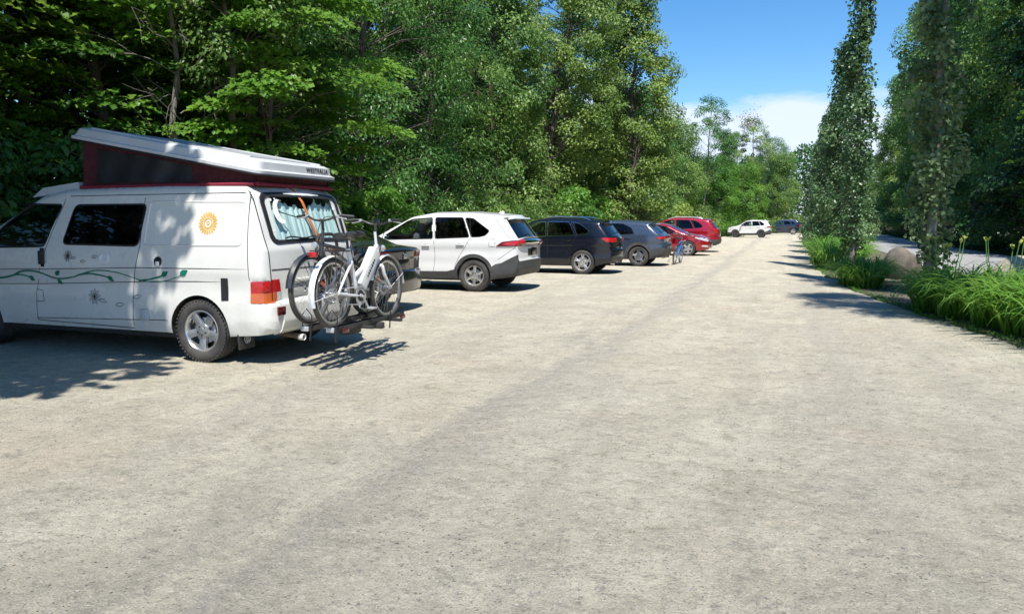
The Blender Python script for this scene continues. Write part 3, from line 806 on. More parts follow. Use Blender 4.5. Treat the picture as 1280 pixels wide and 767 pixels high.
    # lettering on the rear lip
    cu = bpy.data.curves.new('lettering', 'FONT'); cu.body = 'WESTFALIA'; cu.size = .075; cu.extrude = .002; cu.align_x = 'CENTER'; cu.align_y = 'CENTER'; cu.space_character = 1.15
    tx = bpy.data.objects.new('lettering', cu); cu.materials.append(M['ink']); link(tx)
    # rear slope plane of the lid: from level 3 to level 4
    p3, p4 = Vector(tr((.04, .36, .058))), Vector(tr((.055, .36, .135)))
    upv = (p4 - p3).normalized(); right = Vector((0, 1, 0)); nn = right.cross(upv).normalized()
    Mx = Matrix((right, upv, nn)).transposed().to_4x4(); Mx.translation = (p3 + p4) / 2 + nn * .003; dg = bpy.context.evaluated_depsgraph_get(); me_ = bpy.data.meshes.new_from_object(tx.evaluated_get(dg)); bpy.data.objects.remove(tx)
    me_.materials.clear(); me_.materials.append(M['ink']); tx = link(bpy.data.objects.new('lettering', me_), lid); tx.matrix_local = Mx
    # strap point and lid strut
    return root, car
van, vancar = build_camper()

# ---------------- generic road cars
def build_car(name, label, cat, loc, rz, spec, group=None):
    root = thing(name, label, cat, loc, rz, group); sp = spec
    car = Car(sp['W'], sp['L'], sp['out'], sp['arches'], sp['zb'], sp['belt'], sp.get('tum', .32), sp.get('plan', (.7, .13, 1.0, .22)), sp.get('fr', .09), sp.get('res', .055), sp.get('bow', (.09, .035, .12)), sp.get('flare', .02), sp.get('crease', ()))
    regs = [('window', w, 'glass', M[sp.get('g', ['g_dark'] * 5)[i]], -.006) for i, w in enumerate(sp['win'])]
    lastL = sp['L']
    if sp.get('clad'):
        zc = sp['clad']; pl = []
        for (s, z, r) in sorted(sp['arches']):
            a0, a1 = -100, 100; R1 = r + sp.get('cladw', .065)
            pl.append([(s + R1 * math.sin(R(a)), z + R1 * math.cos(R(a))) for a in range(a0, a1 + 1, 10)] + [(s + (r - .1) * math.sin(R(a)), z + (r - .1) * math.cos(R(a))) for a in range(a1, a0 - 1, -10)])
        for p in pl: regs.append(('wheel_arch_trim', p, 'over', M['clad'], .010))
        s0, s1 = sorted(a[0] for a in sp['arches']); r0 = sp['arches'][0][2]
        regs.append(('sill_trim', [(s0 + r0 * .98, sp['zb'] - .05), (s1 - r0 * .98, sp['zb'] - .05), (s1 - r0 * .98, zc - .02), (s0 + r0 * .98 + .25, zc), (s0 + r0 * .98, zc + .06)], 'over', M['clad'], .008))
        regs.append(('bumper', [(-.1, .2), (s0 - r0 * .98, .2), (s0 - r0 * .98, zc + .10)] + sp.get('rear_clad', [(.12, .66), (-.1, .68)]), 'over', M['clad'], .010))
        regs.append(('bumper', [(lastL + .1, .2), (s1 + r0 * .98, .2), (s1 + r0 * .98, zc + .06), (lastL - .15, .5), (lastL + .1, .52)], 'over', M['clad'], .010))
    for (nm, poly, mt, off) in sp.get('side', []): regs.append((nm, poly, 'over', M[mt], off))
    L = lastL
    zin = lambda a, b: (lambda S, Z, n: (Z > a) & (Z < b) & (S < L * .3) & (n[:, 0] < -.15))
    zfr = lambda a, b: (lambda S, Z, n: (Z > a) & (Z < b) & (S > L * .75) & (n[:, 0] > .15))
    rg = sp['rear_glass']; ws = sp['screen']
    strips = [('rear_window', zin(*rg), (0, .84), 'glass', M['g_dark'], -.004),
              ('windscreen', lambda S, Z, n: (S > ws[0]) & (S < ws[1]) & (Z > sp['belt'] - .12), (0, .87), 'glass', M['g_mid'], -.004)]
    if sp.get('clad'):
        strips.append(('bumper', zin(.3, sp.get('rear_clad_z', .62)), (0, 1), 'over', M['clad'], .012)); strips.append(('bumper', zfr(.3, .48), (0, 1), 'over', M['clad'], .012))
    for (nm, z0, z1, t0, mt, off) in sp.get('rear', []): strips.append((nm, zin(z0, z1), (t0[0], t0[1]), 'over', M[mt], off))
    for (nm, z0, z1, t0, mt, off) in sp.get('front', []): strips.append((nm, zfr(z0, z1), (t0[0], t0[1]), 'over', M[mt], off))
    car_body(root, car, {'paint': M[sp['paint']]}, regs, strips, seats=sp.get('seats', True))
    window_seals(root, car, sp['win'], sp.get('seal', .02), M[sp.get('sealm', 'black')])
    seams(root, car, sp.get('seams', []), .008)
    for h in sp.get('handles', []): handle(root, car, h[0], h[1], M[sp['paint']] if not sp.get('hm') else M[sp['hm']])
    if sp.get('mirror'): mirror(root, car, *sp['mirror'], M[sp['paint']])
    put_wheels(root, sp['wheel'], car, sp['W'] / 2 - .125, sp['arches'][0][1])
    if sp.get('plate'): plate(root, car, sp['plate'], mat=M[sp.get('platem', 'black')])
    if sp.get('wiper'): wiper(root, car, sp['wiper'], -.38, .0)
    if sp.get('rails'):
        for sg in (-1, 1):
            s0, s1, dz = sp['rails']; m = MB(); P = []
            for k in range(9):
                s_ = s0 + (s1 - s0) * k / 8; i = np.argmin(np.abs(car.q[:, 0] - s_) - 10 * (car.q[:, 1] > sp['belt'] + .2)); zt = car.q[i, 1]
                y0 = float(car.Y(s_, zt)) - .10; P.append((-s_, sg * y0, zt + (dz if 0 < k < 8 else -.01)))
            m.tube(P, .018, 8); m.build('roof_rail', M[sp.get('railm', 'dark_plastic')], root)
    if sp.get('fin'):
        s_, z_ = sp['fin']; m = MB(); m.prism([(s_ - .10, z_ - .02), (s_ - .09, z_ + .06), (s_ - .05, z_ + .065), (s_ + .10, z_ - .01)], lambda u, v, sd: (-u, (-.018 if sd == 0 else .018) * (1.2 - (v - z_ + .02) * 8), v)); m.build('roof_antenna', M[sp['paint']], root, fixn=True)
    if sp.get('spoiler'):
        s_, z_, w_ = sp['spoiler']; m = MB(); m.prism([(s_ + .26, z_ + .035), (s_, z_ + .012), (s_ - .015, z_ - .012), (s_ + .05, z_ - .02), (s_ + .26, z_ - .06)], lambda u, v, sd: (-u, (-w_ if sd == 0 else w_) * (.94 + .06 * min(1, max(0, (u - s_) / .2))), v)); m.build('spoiler', M[sp['paint']], root, angle=40, fixn=True)
    if sp.get('exh'):
        for y in sp['exh']: m = MB(); m.lathe([(.03, 0), (.04, .01), (.04, .12), (.034, .12), (.034, .0)], c=(-.16, y, .30), axis='X', n=16); m.build('exhaust', M['chrome'], root)
    return root, car

# white compact SUV
suv_out = [(.20, .34, .04), (.12, .38, .04), (.07, .52, .06), (.065, .66, .05), (.09, .72, .04), (.085, 1.00, .06), (.03, 1.045, .03), (.05, 1.09, .03), (.13, 1.12, .05), (.44, 1.55, .03), (.40, 1.60, .02), (.62, 1.645, .1), (1.25, 1.69, .6), (2.1, 1.69, .8),
           (2.62, 1.60, .4), (3.50, 1.13, .12), (4.15, 1.03, .3), (4.48, .92, .12), (4.60, .70, .08), (4.61, .48, .06), (4.52, .30, .05)]
suv_win = [roundpoly([(2.03, 1.145), (3.26, 1.115), (3.22, 1.17), (2.68, 1.50), (2.55, 1.545), (2.10, 1.575)], .03), roundpoly([(1.17, 1.18), (1.945, 1.148), (2.0, 1.578), (1.37, 1.575)], .03), roundpoly([(.72, 1.30), (.80, 1.22), (.93, 1.19), (1.10, 1.185), (1.29, 1.57), (1.12, 1.555)], .03)]
SUV = dict(W=1.86, L=4.6, out=suv_out, arches=[(1.05, .35, .39), (3.74, .35, .39)], zb=.27, belt=1.10, wheel=W6, paint='white_car', clad=.43, cladw=.075, win=suv_win, g=['g_clear', 'g_dark', 'g_dark'],
           rear_glass=(1.14, 1.54), screen=(2.72, 3.44), fr=.075, rear_clad=[(.56, .60), (.42, .63), (.10, .80), (-.1, .82)], rear_clad_z=.66, crease=((.98, .012, .05), (.62, -.012, .10)),
           side=[('tail_light', [(-.1, 1.00), (.2, .98), (.53, .985), (.40, 1.075), (.2, 1.105), (-.1, 1.12)], 'lamp_dark', .012), ('tail_light', [(-.1, 1.02), (.2, 1.0), (.42, 1.02), (.3, 1.075), (-.1, 1.10)], 'lamp_red', .017)],
           rear=[('tail_light', .99, 1.10, (.72, 1.1), 'lamp_red', .012), ('tailgate_trim', 1.03, 1.10, (0, .72), 'chrome', .010), ('tailgate_panel', .76, .92, (0, .5), 'black', .004)],
           seams=[[(2.0, 1.60), (1.99, 1.14), (1.96, .75), (2.0, .43)], [(1.20, 1.60), (1.12, 1.17), (1.25, .95), (1.36, .80), (1.48, .58), (1.5, .45)], [(3.30, 1.11), (3.33, .8), (3.30, .43)], [(.55, 1.13), (.68, 1.13), (.70, .98), (.56, .97), (.55, 1.13)], [(.10, .98), (.35, .80), (.5, .70)], [(.62, 1.60), (.55, 1.5), (.3, 1.2), (.2, 1.12)]],
           handles=[(2.18, .985), (1.36, 1.01)], mirror=(3.15, 1.13), plate=.86, wiper=1.17, rails=None, fin=(.78, 1.675), spoiler=(.27, 1.575, .56), exh=[])
suv_white, _c = build_car('compact_suv', 'white compact SUV with grey lower cladding between the black sedan and navy SUV', 'suv', (-5.18, 15.82, 0), 0, SUV)

# black sedan behind the bikes
sed = dict(W=1.78, L=4.65, out=[(.14, .30, .05), (.04, .34, .05), (.0, .52, .05), (.02, .66, .04), (.06, .70, .03), (.05, .92, .05), (.03, 1.02, .03), (.10, 1.055, .04), (.52, 1.10, .25), (1.22, 1.40, .3), (1.9, 1.455, .6), (2.45, 1.40, .4), (3.25, 1.02, .12), (4.0, .90, .4), (4.5, .74, .15), (4.65, .52, .08), (4.58, .28, .05)],
           arches=[(1.0, .325, .36), (3.66, .325, .36)], zb=.24, belt=.97, wheel=W5, paint='black_car', win=[roundpoly([(2.05, 1.01), (3.05, .99), (2.95, 1.06), (2.45, 1.30), (2.1, 1.36)], .03), roundpoly([(1.15, 1.06), (1.98, 1.015), (2.02, 1.365), (1.5, 1.36), (1.28, 1.30)], .03)], g=['g_mid', 'g_clear'],
           rear_glass=(1.13, 1.375), screen=(2.52, 3.18), fr=.07, rear=[('tail_light', .90, 1.01, (.55, 1.1), 'lamp_dark', .008), ('tail_light', .92, .97, (.62, 1.1), 'lamp_red', .012)],
           side=[('tail_light', [(-.1, .88), (.28, .93), (.3, .99), (-.1, 1.02)], 'lamp_dark', .008)], seams=[[(2.02, 1.38), (2.0, .98), (2.0, .40)], [(1.15, 1.02), (1.3, .7), (1.4, .4)], [(3.1, .95), (3.1, .4)], [(.05, .68), (.5, .7), (.65, .60)]],
           handles=[(2.15, .88), (1.30, .91)], mirror=(2.95, 1.02), plate=.80, exh=[])
sedan, sc_ = build_car('sedan', 'black sedan with round boot badge, half hidden behind the bicycles', 'sedan', (-5.93, 11.12, 0), 0, sed)
m = MB(); p = Vector(sc_.end_pt(.965, 0, True, .01)); 
m.lathe([(.058, 0), (.06, .006), (.05, .008), (.049, .0)], c=p, axis='X', n=28)
for (a, b) in (((-.030, .036), (-.013, .004)), ((-.013, .004), (0, .024)), ((0, .024), (.013, .004)), ((.013, .004), (.030, .036)), ((-.044, .014), (-.016, -.042)), ((-.016, -.042), (0, -.008)), ((0, -.008), (.016, -.042)), ((.016, -.042), (.044, .014))):
    m.tube([(p.x + .006, p.y + a[0], p.z + a[1]), (p.x + .006, p.y + b[0], p.z + b[1])], .005, 5)
m.build('badge', M['chrome'], sedan)

# dark navy SUV
q3_out = [(.14, .32, .05), (.05, .36, .05), (.0, .52, .06), (.0, .68, .05), (.05, .74, .05), (.06, .98, .06), (.10, 1.06, .06), (.40, 1.44, .03), (.34, 1.49, .02), (.55, 1.53, .1), (1.1, 1.585, .6), (1.9, 1.605, .8), (2.45, 1.53, .4), (3.30, 1.08, .14), (4.0, .98, .4), (4.35, .85, .15), (4.48, .62, .1), (4.47, .42, .06), (4.4, .27, .05)]
q3_win = [roundpoly([(2.0, 1.085), (3.08, 1.055), (3.0, 1.12), (2.5, 1.42), (2.35, 1.475), (2.05, 1.495)], .03), roundpoly([(1.14, 1.125), (1.93, 1.09), (1.97, 1.50), (1.35, 1.49)], .03), roundpoly([(.72, 1.22), (.80, 1.16), (1.06, 1.13), (1.27, 1.485), (1.05, 1.45), (.85, 1.33)], .03)]
Q3 = dict(W=1.85, L=4.48, out=q3_out, arches=[(.90, .35, .385), (3.58, .35, .385)], zb=.26, belt=1.04, wheel=W10, paint='navy', win=q3_win, g=['g_mid', 'g_dark', 'g_dark'], sealm='chrome', seal=.012, rear_glass=(1.10, 1.42), screen=(2.55, 3.24), fr=.10, crease=((.86, .014, .05), (.6, -.012, .1)),
          side=[('tail_light', [(-.1, .90), (.22, .93), (.36, 1.02), (.28, 1.05), (-.1, 1.04)], 'lamp_red', .012)], rear=[('tail_light', .91, 1.035, (.55, 1.1), 'lamp_red', .012), ('bumper', .32, .50, (0, 1), 'clad', .012)],
          seams=[[(1.96, 1.53), (1.95, 1.08), (1.93, .7), (1.97, .38)], [(1.22, 1.52), (1.08, 1.12), (1.2, .9), (1.32, .7), (1.42, .40)], [(3.15, 1.05), (3.18, .7), (3.12, .4)], [(.03, .72), (.4, .72), (.52, .62)]],
          handles=[(2.12, .94), (1.32, .97)], mirror=(3.0, 1.08), plate=.80, wiper=1.13, rails=(.75, 2.35, .045), railm='chrome', spoiler=(.24, 1.47, .52), exh=[-.5, .5])
navy, _c = build_car('navy_suv', 'dark navy SUV with silver twin-spoke wheels next to the white compact SUV', 'suv', (-4.50, 21.88, 0), 0, Q3)

# blue-grey crossover
cx_out = [(.14, .32, .05), (.05, .36, .05), (.0, .55, .06), (.0, .72, .05), (.06, .80, .05), (.03, .97, .04), (.05, 1.02, .03), (.14, 1.06, .05), (.55, 1.40, .03), (.47, 1.445, .02), (.72, 1.485, .1), (1.3, 1.535, .6), (1.95, 1.54, .8), (2.5, 1.46, .4), (3.3, 1.04, .14), (3.95, .95, .4), (4.25, .82, .15), (4.39, .60, .1), (4.38, .42, .06), (4.3, .27, .05)]
cx_win = [roundpoly([(2.0, 1.05), (3.05, 1.02), (2.95, 1.10), (2.5, 1.36), (2.35, 1.41), (2.05, 1.43)], .03), roundpoly([(1.05, 1.10), (1.93, 1.055), (1.97, 1.435), (1.45, 1.42), (1.15, 1.28)], .03)]
CX = dict(W=1.80, L=4.4, out=cx_out, arches=[(.88, .34, .38), (3.53, .34, .38)], zb=.25, belt=1.02, wheel=WD, paint='bluegrey', clad=.45, cladw=.10, rear_clad=[(.35, .62), (-.1, .62)], rear_clad_z=.62, win=cx_win, g=['g_mid', 'g_dark'], rear_glass=(1.09, 1.38), screen=(2.58, 3.24), fr=.10, crease=((.84, .016, .06),),
          side=[('tail_light', [(-.1, .92), (.2, .92), (.32, .96), (.2, 1.0), (-.1, 1.01)], 'lamp_red', .012)], rear=[('tail_light', .91, 1.0, (.58, 1.1), 'lamp_red', .012)], seams=[[(1.96, 1.46), (1.95, 1.05), (1.95, .46)], [(1.05, 1.06), (1.2, .8), (1.36, .46)]],
          handles=[(2.12, .92), (1.25, .95)], mirror=(2.95, 1.04), plate=.80, wiper=1.11, spoiler=(.38, 1.425, .50), exh=[-.45, .45])
cross, _c = build_car('crossover', 'blue-grey crossover with black lower cladding between the navy SUV and red hatchback', 'crossover', (-3.70, 26.2, 0), 0, CX)

# red hatchback facing out
ht_out = [(.14, .30, .05), (.04, .34, .05), (.0, .55, .06), (.03, .85, .1), (.10, 1.02, .1), (.45, 1.36, .05), (.75, 1.43, .2), (1.4, 1.48, .6), (2.0, 1.46, .6), (2.55, 1.34, .4), (3.30, .98, .15), (3.85, .88, .4), (4.15, .74, .2), (4.28, .55, .1), (4.27, .36, .06), (4.2, .25, .05)]
HT = dict(W=1.76, L=4.28, out=ht_out, arches=[(.75, .33, .365), (3.42, .33, .365)], zb=.24, belt=.97, wheel=W5, paint='red_car', win=[roundpoly([(1.9, 1.01), (3.0, .98), (2.9, 1.06), (2.45, 1.27), (1.95, 1.37)], .03), roundpoly([(.95, 1.08), (1.83, 1.02), (1.87, 1.375), (1.2, 1.35)], .03)], g=['g_mid', 'g_dark'],
          rear_glass=(1.04, 1.33), screen=(2.62, 3.24), fr=.10, side=[('headlight', [(3.72, .78), (4.35, .60), (4.35, .70), (4.02, .80), (3.75, .83)], 'lamp_clear', .010), ('fog_light', [(4.0, .42), (4.35, .38), (4.35, .46), (4.05, .47)], 'lamp_clear', .008)],
          front=[('headlight', .60, .74, (.62, 1.1), 'lamp_clear', .012), ('grille', .34, .56, (0, .55), 'black', .01)], rear=[('tail_light', .86, 1.0, (.6, 1.1), 'lamp_red', .012)], seams=[[(1.86, 1.4), (1.86, .98), (1.86, .4)], [(3.05, .96), (3.05, .4)], [(3.3, .96), (3.8, .84), (4.1, .74)]],
          handles=[(2.0, .87), (1.1, .9)], mirror=(2.9, 1.0), plate=None)
hatch, _c = build_car('hatchback', 'red hatchback parked nose out with headlights facing the lane, behind the blue bicycle', 'hatchback', (-7.38, 34.72, 0), math.pi, HT)

# crimson SUV
RS = dict(SUV); RS.update(paint='crimson', wheel=W6, out=[(a * 1.0, b * 1.0, *c) for a, b, *c in q3_out], arches=Q3['arches'], L=4.48, win=q3_win, belt=1.04, rear_glass=(1.10, 1.42), screen=(2.55, 3.24), fr=.09, clad=.46, rear_clad=[(.3, .60), (-.1, .60)], rear_clad_z=.60,
                         side=[('tail_light', [(-.1, .86), (.12, .88), (.22, 1.04), (.15, 1.14), (-.1, 1.10)], 'lamp_red', .012)], rear=[('tail_light', .86, 1.08, (.78, 1.1), 'lamp_red', .012)], seams=Q3['seams'], handles=Q3['handles'], mirror=Q3['mirror'], plate=.78, platem='silver', wiper=1.13, rails=(.75, 2.35, .05), railm='silver', fin=None, spoiler=(.24, 1.47, .52), g=['g_clear', 'g_dark', 'g_dark'], exh=[])
crim, _c = build_car('crimson_suv', 'crimson SUV with silver roof rails parked tail out beyond the red hatchback', 'suv', (-3.02, 39.1, 0), 0, RS)
crim.scale = (1.04, 1.02, 1.05)
# far vehicles
FW = dict(SUV); FW.update(wheel=WB, res=.08, plate=None, wiper=None)
farw, _c = build_car('white_suv', 'white SUV with black wheels parked under bright green trees at the far end', 'suv', (-1.05, 75.9, 0), -.06, FW)
FD = dict(Q3); FD.update(paint='dark_car', res=.08, plate=None, wiper=None, wheel=W10)
fard, _c = build_car('dark_suv', 'dark blue SUV with pale roof rails beside the white SUV at the far end', 'suv', (1.95, 94.5, 0), -.02, FD)
farw.scale = (.87, 1, .97)
fard.scale = (1.0, 1, 1.06)
FG = dict(CX); FG.update(paint='grey_car', res=.08, plate=None, wiper=None, wheel=WD)
farg, _c = build_car('grey_crossover', 'dark grey car at the very end of the row, mostly hidden by the lane-side grass', 'car', (4.2, 108, 0), -.02, FG)
# ================================================================== bicycles and rack
M['bike_white'] = paint('bike_white', (.72, .73, .73), .3, coat=.5)
M['bike_grey'] = paint('bike_dark_grey', (.035, .036, .04), .35, coat=.5)
M['bike_blue'] = paint('bike_blue', (.03, .17, .48), .3, coat=.6)
M['red_plastic'] = paint('red_plastic', (.5, .015, .02), .4)
def make_bike(name, label, frame_mat, style, group=None, kids=None):
    root = thing(name, label, 'bicycle', group=group)
    rr = .352 if style != 'mtb' else .34; xb = 1.09
    def wheel(x):
        t = MB(); n = 44
        t.lathe([(rr - .022 + .026 * math.cos(a), .025 * math.sin(a)) for a in [k * math.pi / 4 for k in range(8)]], n=n, close=True)
        w = t.build('wheel', M['tyre'], root, loc=(x, 0, rr))
        r = MB(); r.lathe([(rr - .043, -.012), (rr - .062, -.010), (rr - .062, .010), (rr - .043, .012)], n=n, close=True)
        r.tube([(0, -.035, 0), (0, .035, 0)], .024 if style == 'mtb' else .05 if x == 0 and style == 'ebike' else .022, 12)
        for k in range(28):
            a = 2 * math.pi * k / 28; b = a + (.5 if k % 2 else -.5); sy = .028 if (k // 2) % 2 else -.028
            r.tube([(.022 * math.cos(b), sy, .022 * math.sin(b)), ((rr - .06) * math.cos(a), 0, (rr - .06) * math.sin(a))], .0018, 3, cap=False)
        r.build('rim', M['alloy'], w)
        if style != 'mtb':
            f = MB(); f.box((-.17, .0, .10), (.09, .012, .035), rot=(0, .6, 0), bev=.004); f.build('spoke_reflector', M['lamp_amber'], w)
        d = MB(); d.lathe([(.085, .034), (.05, .034), (.05, .037), (.085, .037)], n=28, close=True); d.build('brake_disc', M['silver'], w)
        return w
    wheel(0); wheel(xb)
    bb = (.46, 0, .30); hd0, hd1 = (.90, 0, .66), (.865, 0, .84); st = (.285, 0, .80)
    f = MB()
    if style == 'ebike':
        f.tube([bb, (.66, 0, .50), (.87, 0, .76)], .036, 10); f.tube([bb, (.33, 0, .68), st], .025, 10); f.tube([(.395, 0, .50), (.6, 0, .60), (.865, 0, .82)], .025, 10)
    else:
        f.tube([bb, (.885, 0, .72)], .024, 10); f.tube([bb, st], .019, 10); f.tube([(.31, 0, .73), (.868, 0, .81)], .021, 10)
    f.tube([hd0, hd1], .026, 12)
    for sg in (-1, 1):
        f.tube([(.44, sg * .03, .30), (.22, sg * .055, .32), (0, sg * .065, rr)], .015, 8); f.tube([(.325, sg * .022, .66), (.16, sg * .055, .53), (0, sg * .065, rr)], .013, 8)
    f.build('frame', frame_mat, root)
    k_ = MB()
    for sg in (-1, 1): k_.tube([(.915, sg * .05, .60), (.935, sg * .055, .52), (xb, sg * .055, rr)], [.020, .021, .013], 10)
    k_.tube([(.915, -.055, .605), (.915, .055, .605)], .022, 8); k_.tube([(.912, 0, .60), hd0, hd1], .02, 8); k_.tube([hd1, (.84, 0, .98)], .016, 8); k_.build('fork', frame_mat if style != 'ebike' else M['bike_white'], root)
    h = MB(); zt = 1.06 if style != 'mtb' else 1.0; rise = .05
    h.tube([(.845, 0, .95), (.85, 0, zt), (.88, 0, zt + .005)], .015, 8)
    bar = [(.80, -.33, zt + rise - .01), (.84, -.2, zt + rise), (.885, -.07, zt + .005), (.885, .07, zt + .005), (.84, .2, zt + rise), (.80, .33, zt + rise - .01)]
    h.tube([tuple(p) for p in spline(bar, 4)], .0115, 8)
    hb = h.build('handlebar', M['dark_plastic'], root)
    for sg in (-1, 1):
        g = MB(); g.tube([(.832, sg * .225, zt + rise), (.797, sg * .345, zt + rise - .01)], .018, 10); g.build('grip', M['dark_plastic'], hb)
        l = MB(); l.tube([(.85, sg * .19, zt + rise - .01), (.89, sg * .22, zt + rise - .02), (.875, sg * .31, zt + rise - .035)], .006, 6); l.box((.85, sg * .185, zt + rise - .005), (.04, .035, .03), bev=.008); l.build('brake_lever', M['silver'], hb)
        c = MB(); c.tube([tuple(p) for p in spline([(.87, sg * .17, zt + rise - .01), (.98, sg * .10, zt + .02), (.97, sg * .02, zt - .14), (.90, sg * .01, .70)], 5)], .004, 5); c.build('cable', M['dark_plastic'], hb)
    if style == 'ebike':
        d = MB(); d.box((.90, .0, zt + .03), (.05, .09, .06), bev=.012); d.build('display', M['black'], hb)
    s = MB(); s.tube([st, (.27, 0, .90)], .0135, 8)
    sad = []; 
    for i, (x, w, z) in enumerate(((.10, .065, .925), (.14, .085, .935), (.22, .075, .93), (.30, .035, .925), (.37, .022, .92), (.40, .014, .912))):
        for a in range(12): an = 2 * math.pi * a / 12; sad.append((x, w * math.cos(an), z + (.026 if math.sin(an) > 0 else .04) * math.sin(an)))
    s.add(sad, [(i * 12 + j, i * 12 + (j + 1) % 12, (i + 1) * 12 + (j + 1) % 12, (i + 1) * 12 + j) for i in range(5) for j in range(12)] + [tuple(range(12))[::-1], tuple(range(60, 72))]); s.build('saddle', M['dark_plastic'], root)
    c = MB(); c.lathe([(.095, -.05), (.10, -.048), (.10, -.044), (.06, -.044)], c=(.46, 0, .30), n=32); c.tube([(.46, -.06, .30), (.46, .06, .30)], .022, 10)
    c.tube([(.46, -.07, .30), (.56, -.075, .17)], .012, 6); c.tube([(.46, .07, .30), (.36, .075, .43)], .012, 6)
    c.box((.565, -.12, .165), (.09, .08, .022), bev=.006); c.box((.355, .12, .435), (.09, .08, .022), bev=.006)
    c.tube([(.46, -.048, .397), (0, -.048, rr + .04)], .005, 4); c.tube([(.46, -.048, .203), (.03, -.048, rr - .11), (0, -.048, rr - .04)], .005, 4)
    c.build('crankset', M['silver'], root)
    if style == 'ebike' or style == 'city':
        for x, a0, a1, nm in ((0, 40, 200, 'mudguard'), (xb, 5, 165, 'mudguard')):
            g = MB(); vs = []; N = 16
            for i in range(N + 1):
                a = R(a0 + (a1 - a0) * i / N); q = rr + .028
                for w in (-.034, -.02, 0, .02, .034): vs.append((x + (q - abs(w) * .35) * math.cos(a), w, rr + (q - abs(w) * .35) * math.sin(a)))
            g.add(vs, [(i * 5 + j, (i + 1) * 5 + j, (i + 1) * 5 + j + 1, i * 5 + j + 1) for i in range(N) for j in range(4)])
            for a in (a0 + 20, a1 - 10):
                for sg in (-1, 1): g.tube([(x, sg * .05, rr), (x + (rr + .025) * math.cos(R(a)), sg * .03, rr + (rr + .025) * math.sin(R(a)))], .003, 4)
            g.build(nm, M['bike_white'] if style == 'ebike' else M['bike_grey'], root)
        k = MB()
        for sg in (-1, 1):
            k.tube([(0, sg * .06, rr), (-.05, sg * .065, .77), (.22, sg * .06, .77)], .006, 6); k.tube([(.0, sg * .06, rr), (.1, sg * .062, .77)], .006, 6); k.tube([(-.30, sg * .055, .775), (.24, sg * .055, .775)], .006, 6)
        for x in (-.28, -.14, 0, .14): k.tube([(x, -.06, .775), (x, .06, .775)], .005, 5)
        k.build('luggage_rack', M['dark_plastic'], root)
        k = MB(); k.box((-.33, 0, .74), (.03, .09, .05), bev=.01); k.build('rear_lamp', M['lamp_red'], root)
        k = MB(); k.lathe([(0, .0), (.032, .0), (.038, -.02), (.02, -.06), (0, -.065)], c=(1.02, 0, .80), axis='X', n=16); k.tube([(.93, 0, .74), (.99, 0, .80)], .006, 5); k.build('headlamp', M['silver'], root)
    if style == 'ebike':
        k = MB(); pv = [Vector(p) for p in ((.52, 0, .37), (.845, 0, .765))]; d = (pv[1] - pv[0]); an = -math.atan2(d.z, d.x)
        k.box((pv[0] + pv[1]) / 2 + Vector((-.012, 0, .016)), (d.length, .095, .15), rot=(0, an, 0), bev=.022, seg=3); b = k.build('battery', M['bike_white'], root)
        k = MB()
        for i in range(7):
            c0 = pv[0].lerp(pv[1], .3 + .07 * i) + Vector((-.012, -.049, .016)); k.box(c0, (.022, .003, .03 if i % 3 else .02), rot=(0, an, 0))
        k.build('battery_marking', M['ink'], b)
        k = MB(); k.box((.47, 0, .30), (.17, .09, .14), rot=(0, .4, 0), bev=.03); k.build('motor', M['dark_plastic'], root)
    k = MB(); k.tube([(.30, .07, .27), (.34, .13, .10)] if style != 'mtb' else [(.05, .08, .32), (.0, .24, .03)], .009, 6); k.build('kickstand', M['silver'], root)
    return root
bk1 = make_bike('bicycle', 'white step-through electric bicycle with white mudguards, outer one on the van rack', M['bike_white'], 'ebike', group='bicycles on the van rack')
bk1.location = (-4.24, 6.46, .435); bk1.rotation_euler = (0, .03, math.pi / 2)
bk2 = make_bike('bicycle', 'dark grey bicycle on the van rack between the white bicycle and the van', M['bike_grey'], 'city', group='bicycles on the van rack')
bk2.location = (-4.55, 7.62, .435); bk2.rotation_euler = (0, -.02, -math.pi / 2)
m = MB(); m.box((.36, .0, .55), (.09, .09, .16), bev=.03); m.build('frame_bag', M['red_plastic'], bk2)
m = MB(); m.box((.82, -.62, 1.20), (.02, .09, .07), bev=.01); m.tube([(.80, -.33, 1.09), (.81, -.56, 1.15), (.815, -.62, 1.18)], .006, 5); mr = m.build('mirror', M['black'], bk2)
bk3 = make_bike('bicycle', 'blue mountain bicycle standing on its kickstand in front of the red hatchback', M['bike_blue'], 'mtb')
bk3.location = (-3.60, 26.95, 0); bk3.rotation_euler = (0.10, 0, math.pi / 2 - .06)

rk = thing('bike_rack', 'black towbar bicycle rack with two wheel rails behind the camper van', 'bicycle rack', (-4.9, 7.28, 0))
m = MB(); m.box((.34, 0, .36), (.86, .07, .07), bev=.008); m.box((.35, 0, .31), (.14, .26, .12), bev=.02)
for y in (-.32, .32): m.box((.47, y, .385), (.72, .045, .035), bev=.006)
m.build('frame', M['dark_plastic'], rk)
for x in (.66, .36):
    m = MB(); 
    for sg in (-1, 1): m.box((x + sg * .042, -.12, .418), (.012, 1.46, .05), bev=.003)
    m.box((x, -.12, .402), (.085, 1.46, .012), bev=.002); tr_ = m.build('wheel_rail', M['dark_plastic'], rk)
    for y in (-.83, .27): 
        s = MB(); s.tube([(x + .05, y, .40), (x + .06, y, .55), (x, y, .62), (x - .06, y, .55), (x - .05, y, .40)], .006, 5); s.tube([(x + .055, y - .01, .45), (x + .065, y - .05, .30)], .008, 5); s.build('wheel_strap', M['seal'], tr_)
    s = MB(); s.box((x, -.87, .42), (.09, .02, .05), bev=.004); s.build('end_cap', M['silver'], tr_)
m = MB(); m.tube([tuple(p) for p in spline([(.10, -.22, .40), (.08, -.22, .9), (.07, -.18, 1.30), (.07, 0, 1.36), (.07, .18, 1.30), (.08, .22, .9), (.10, .22, .40)], 6)], .019, 10)
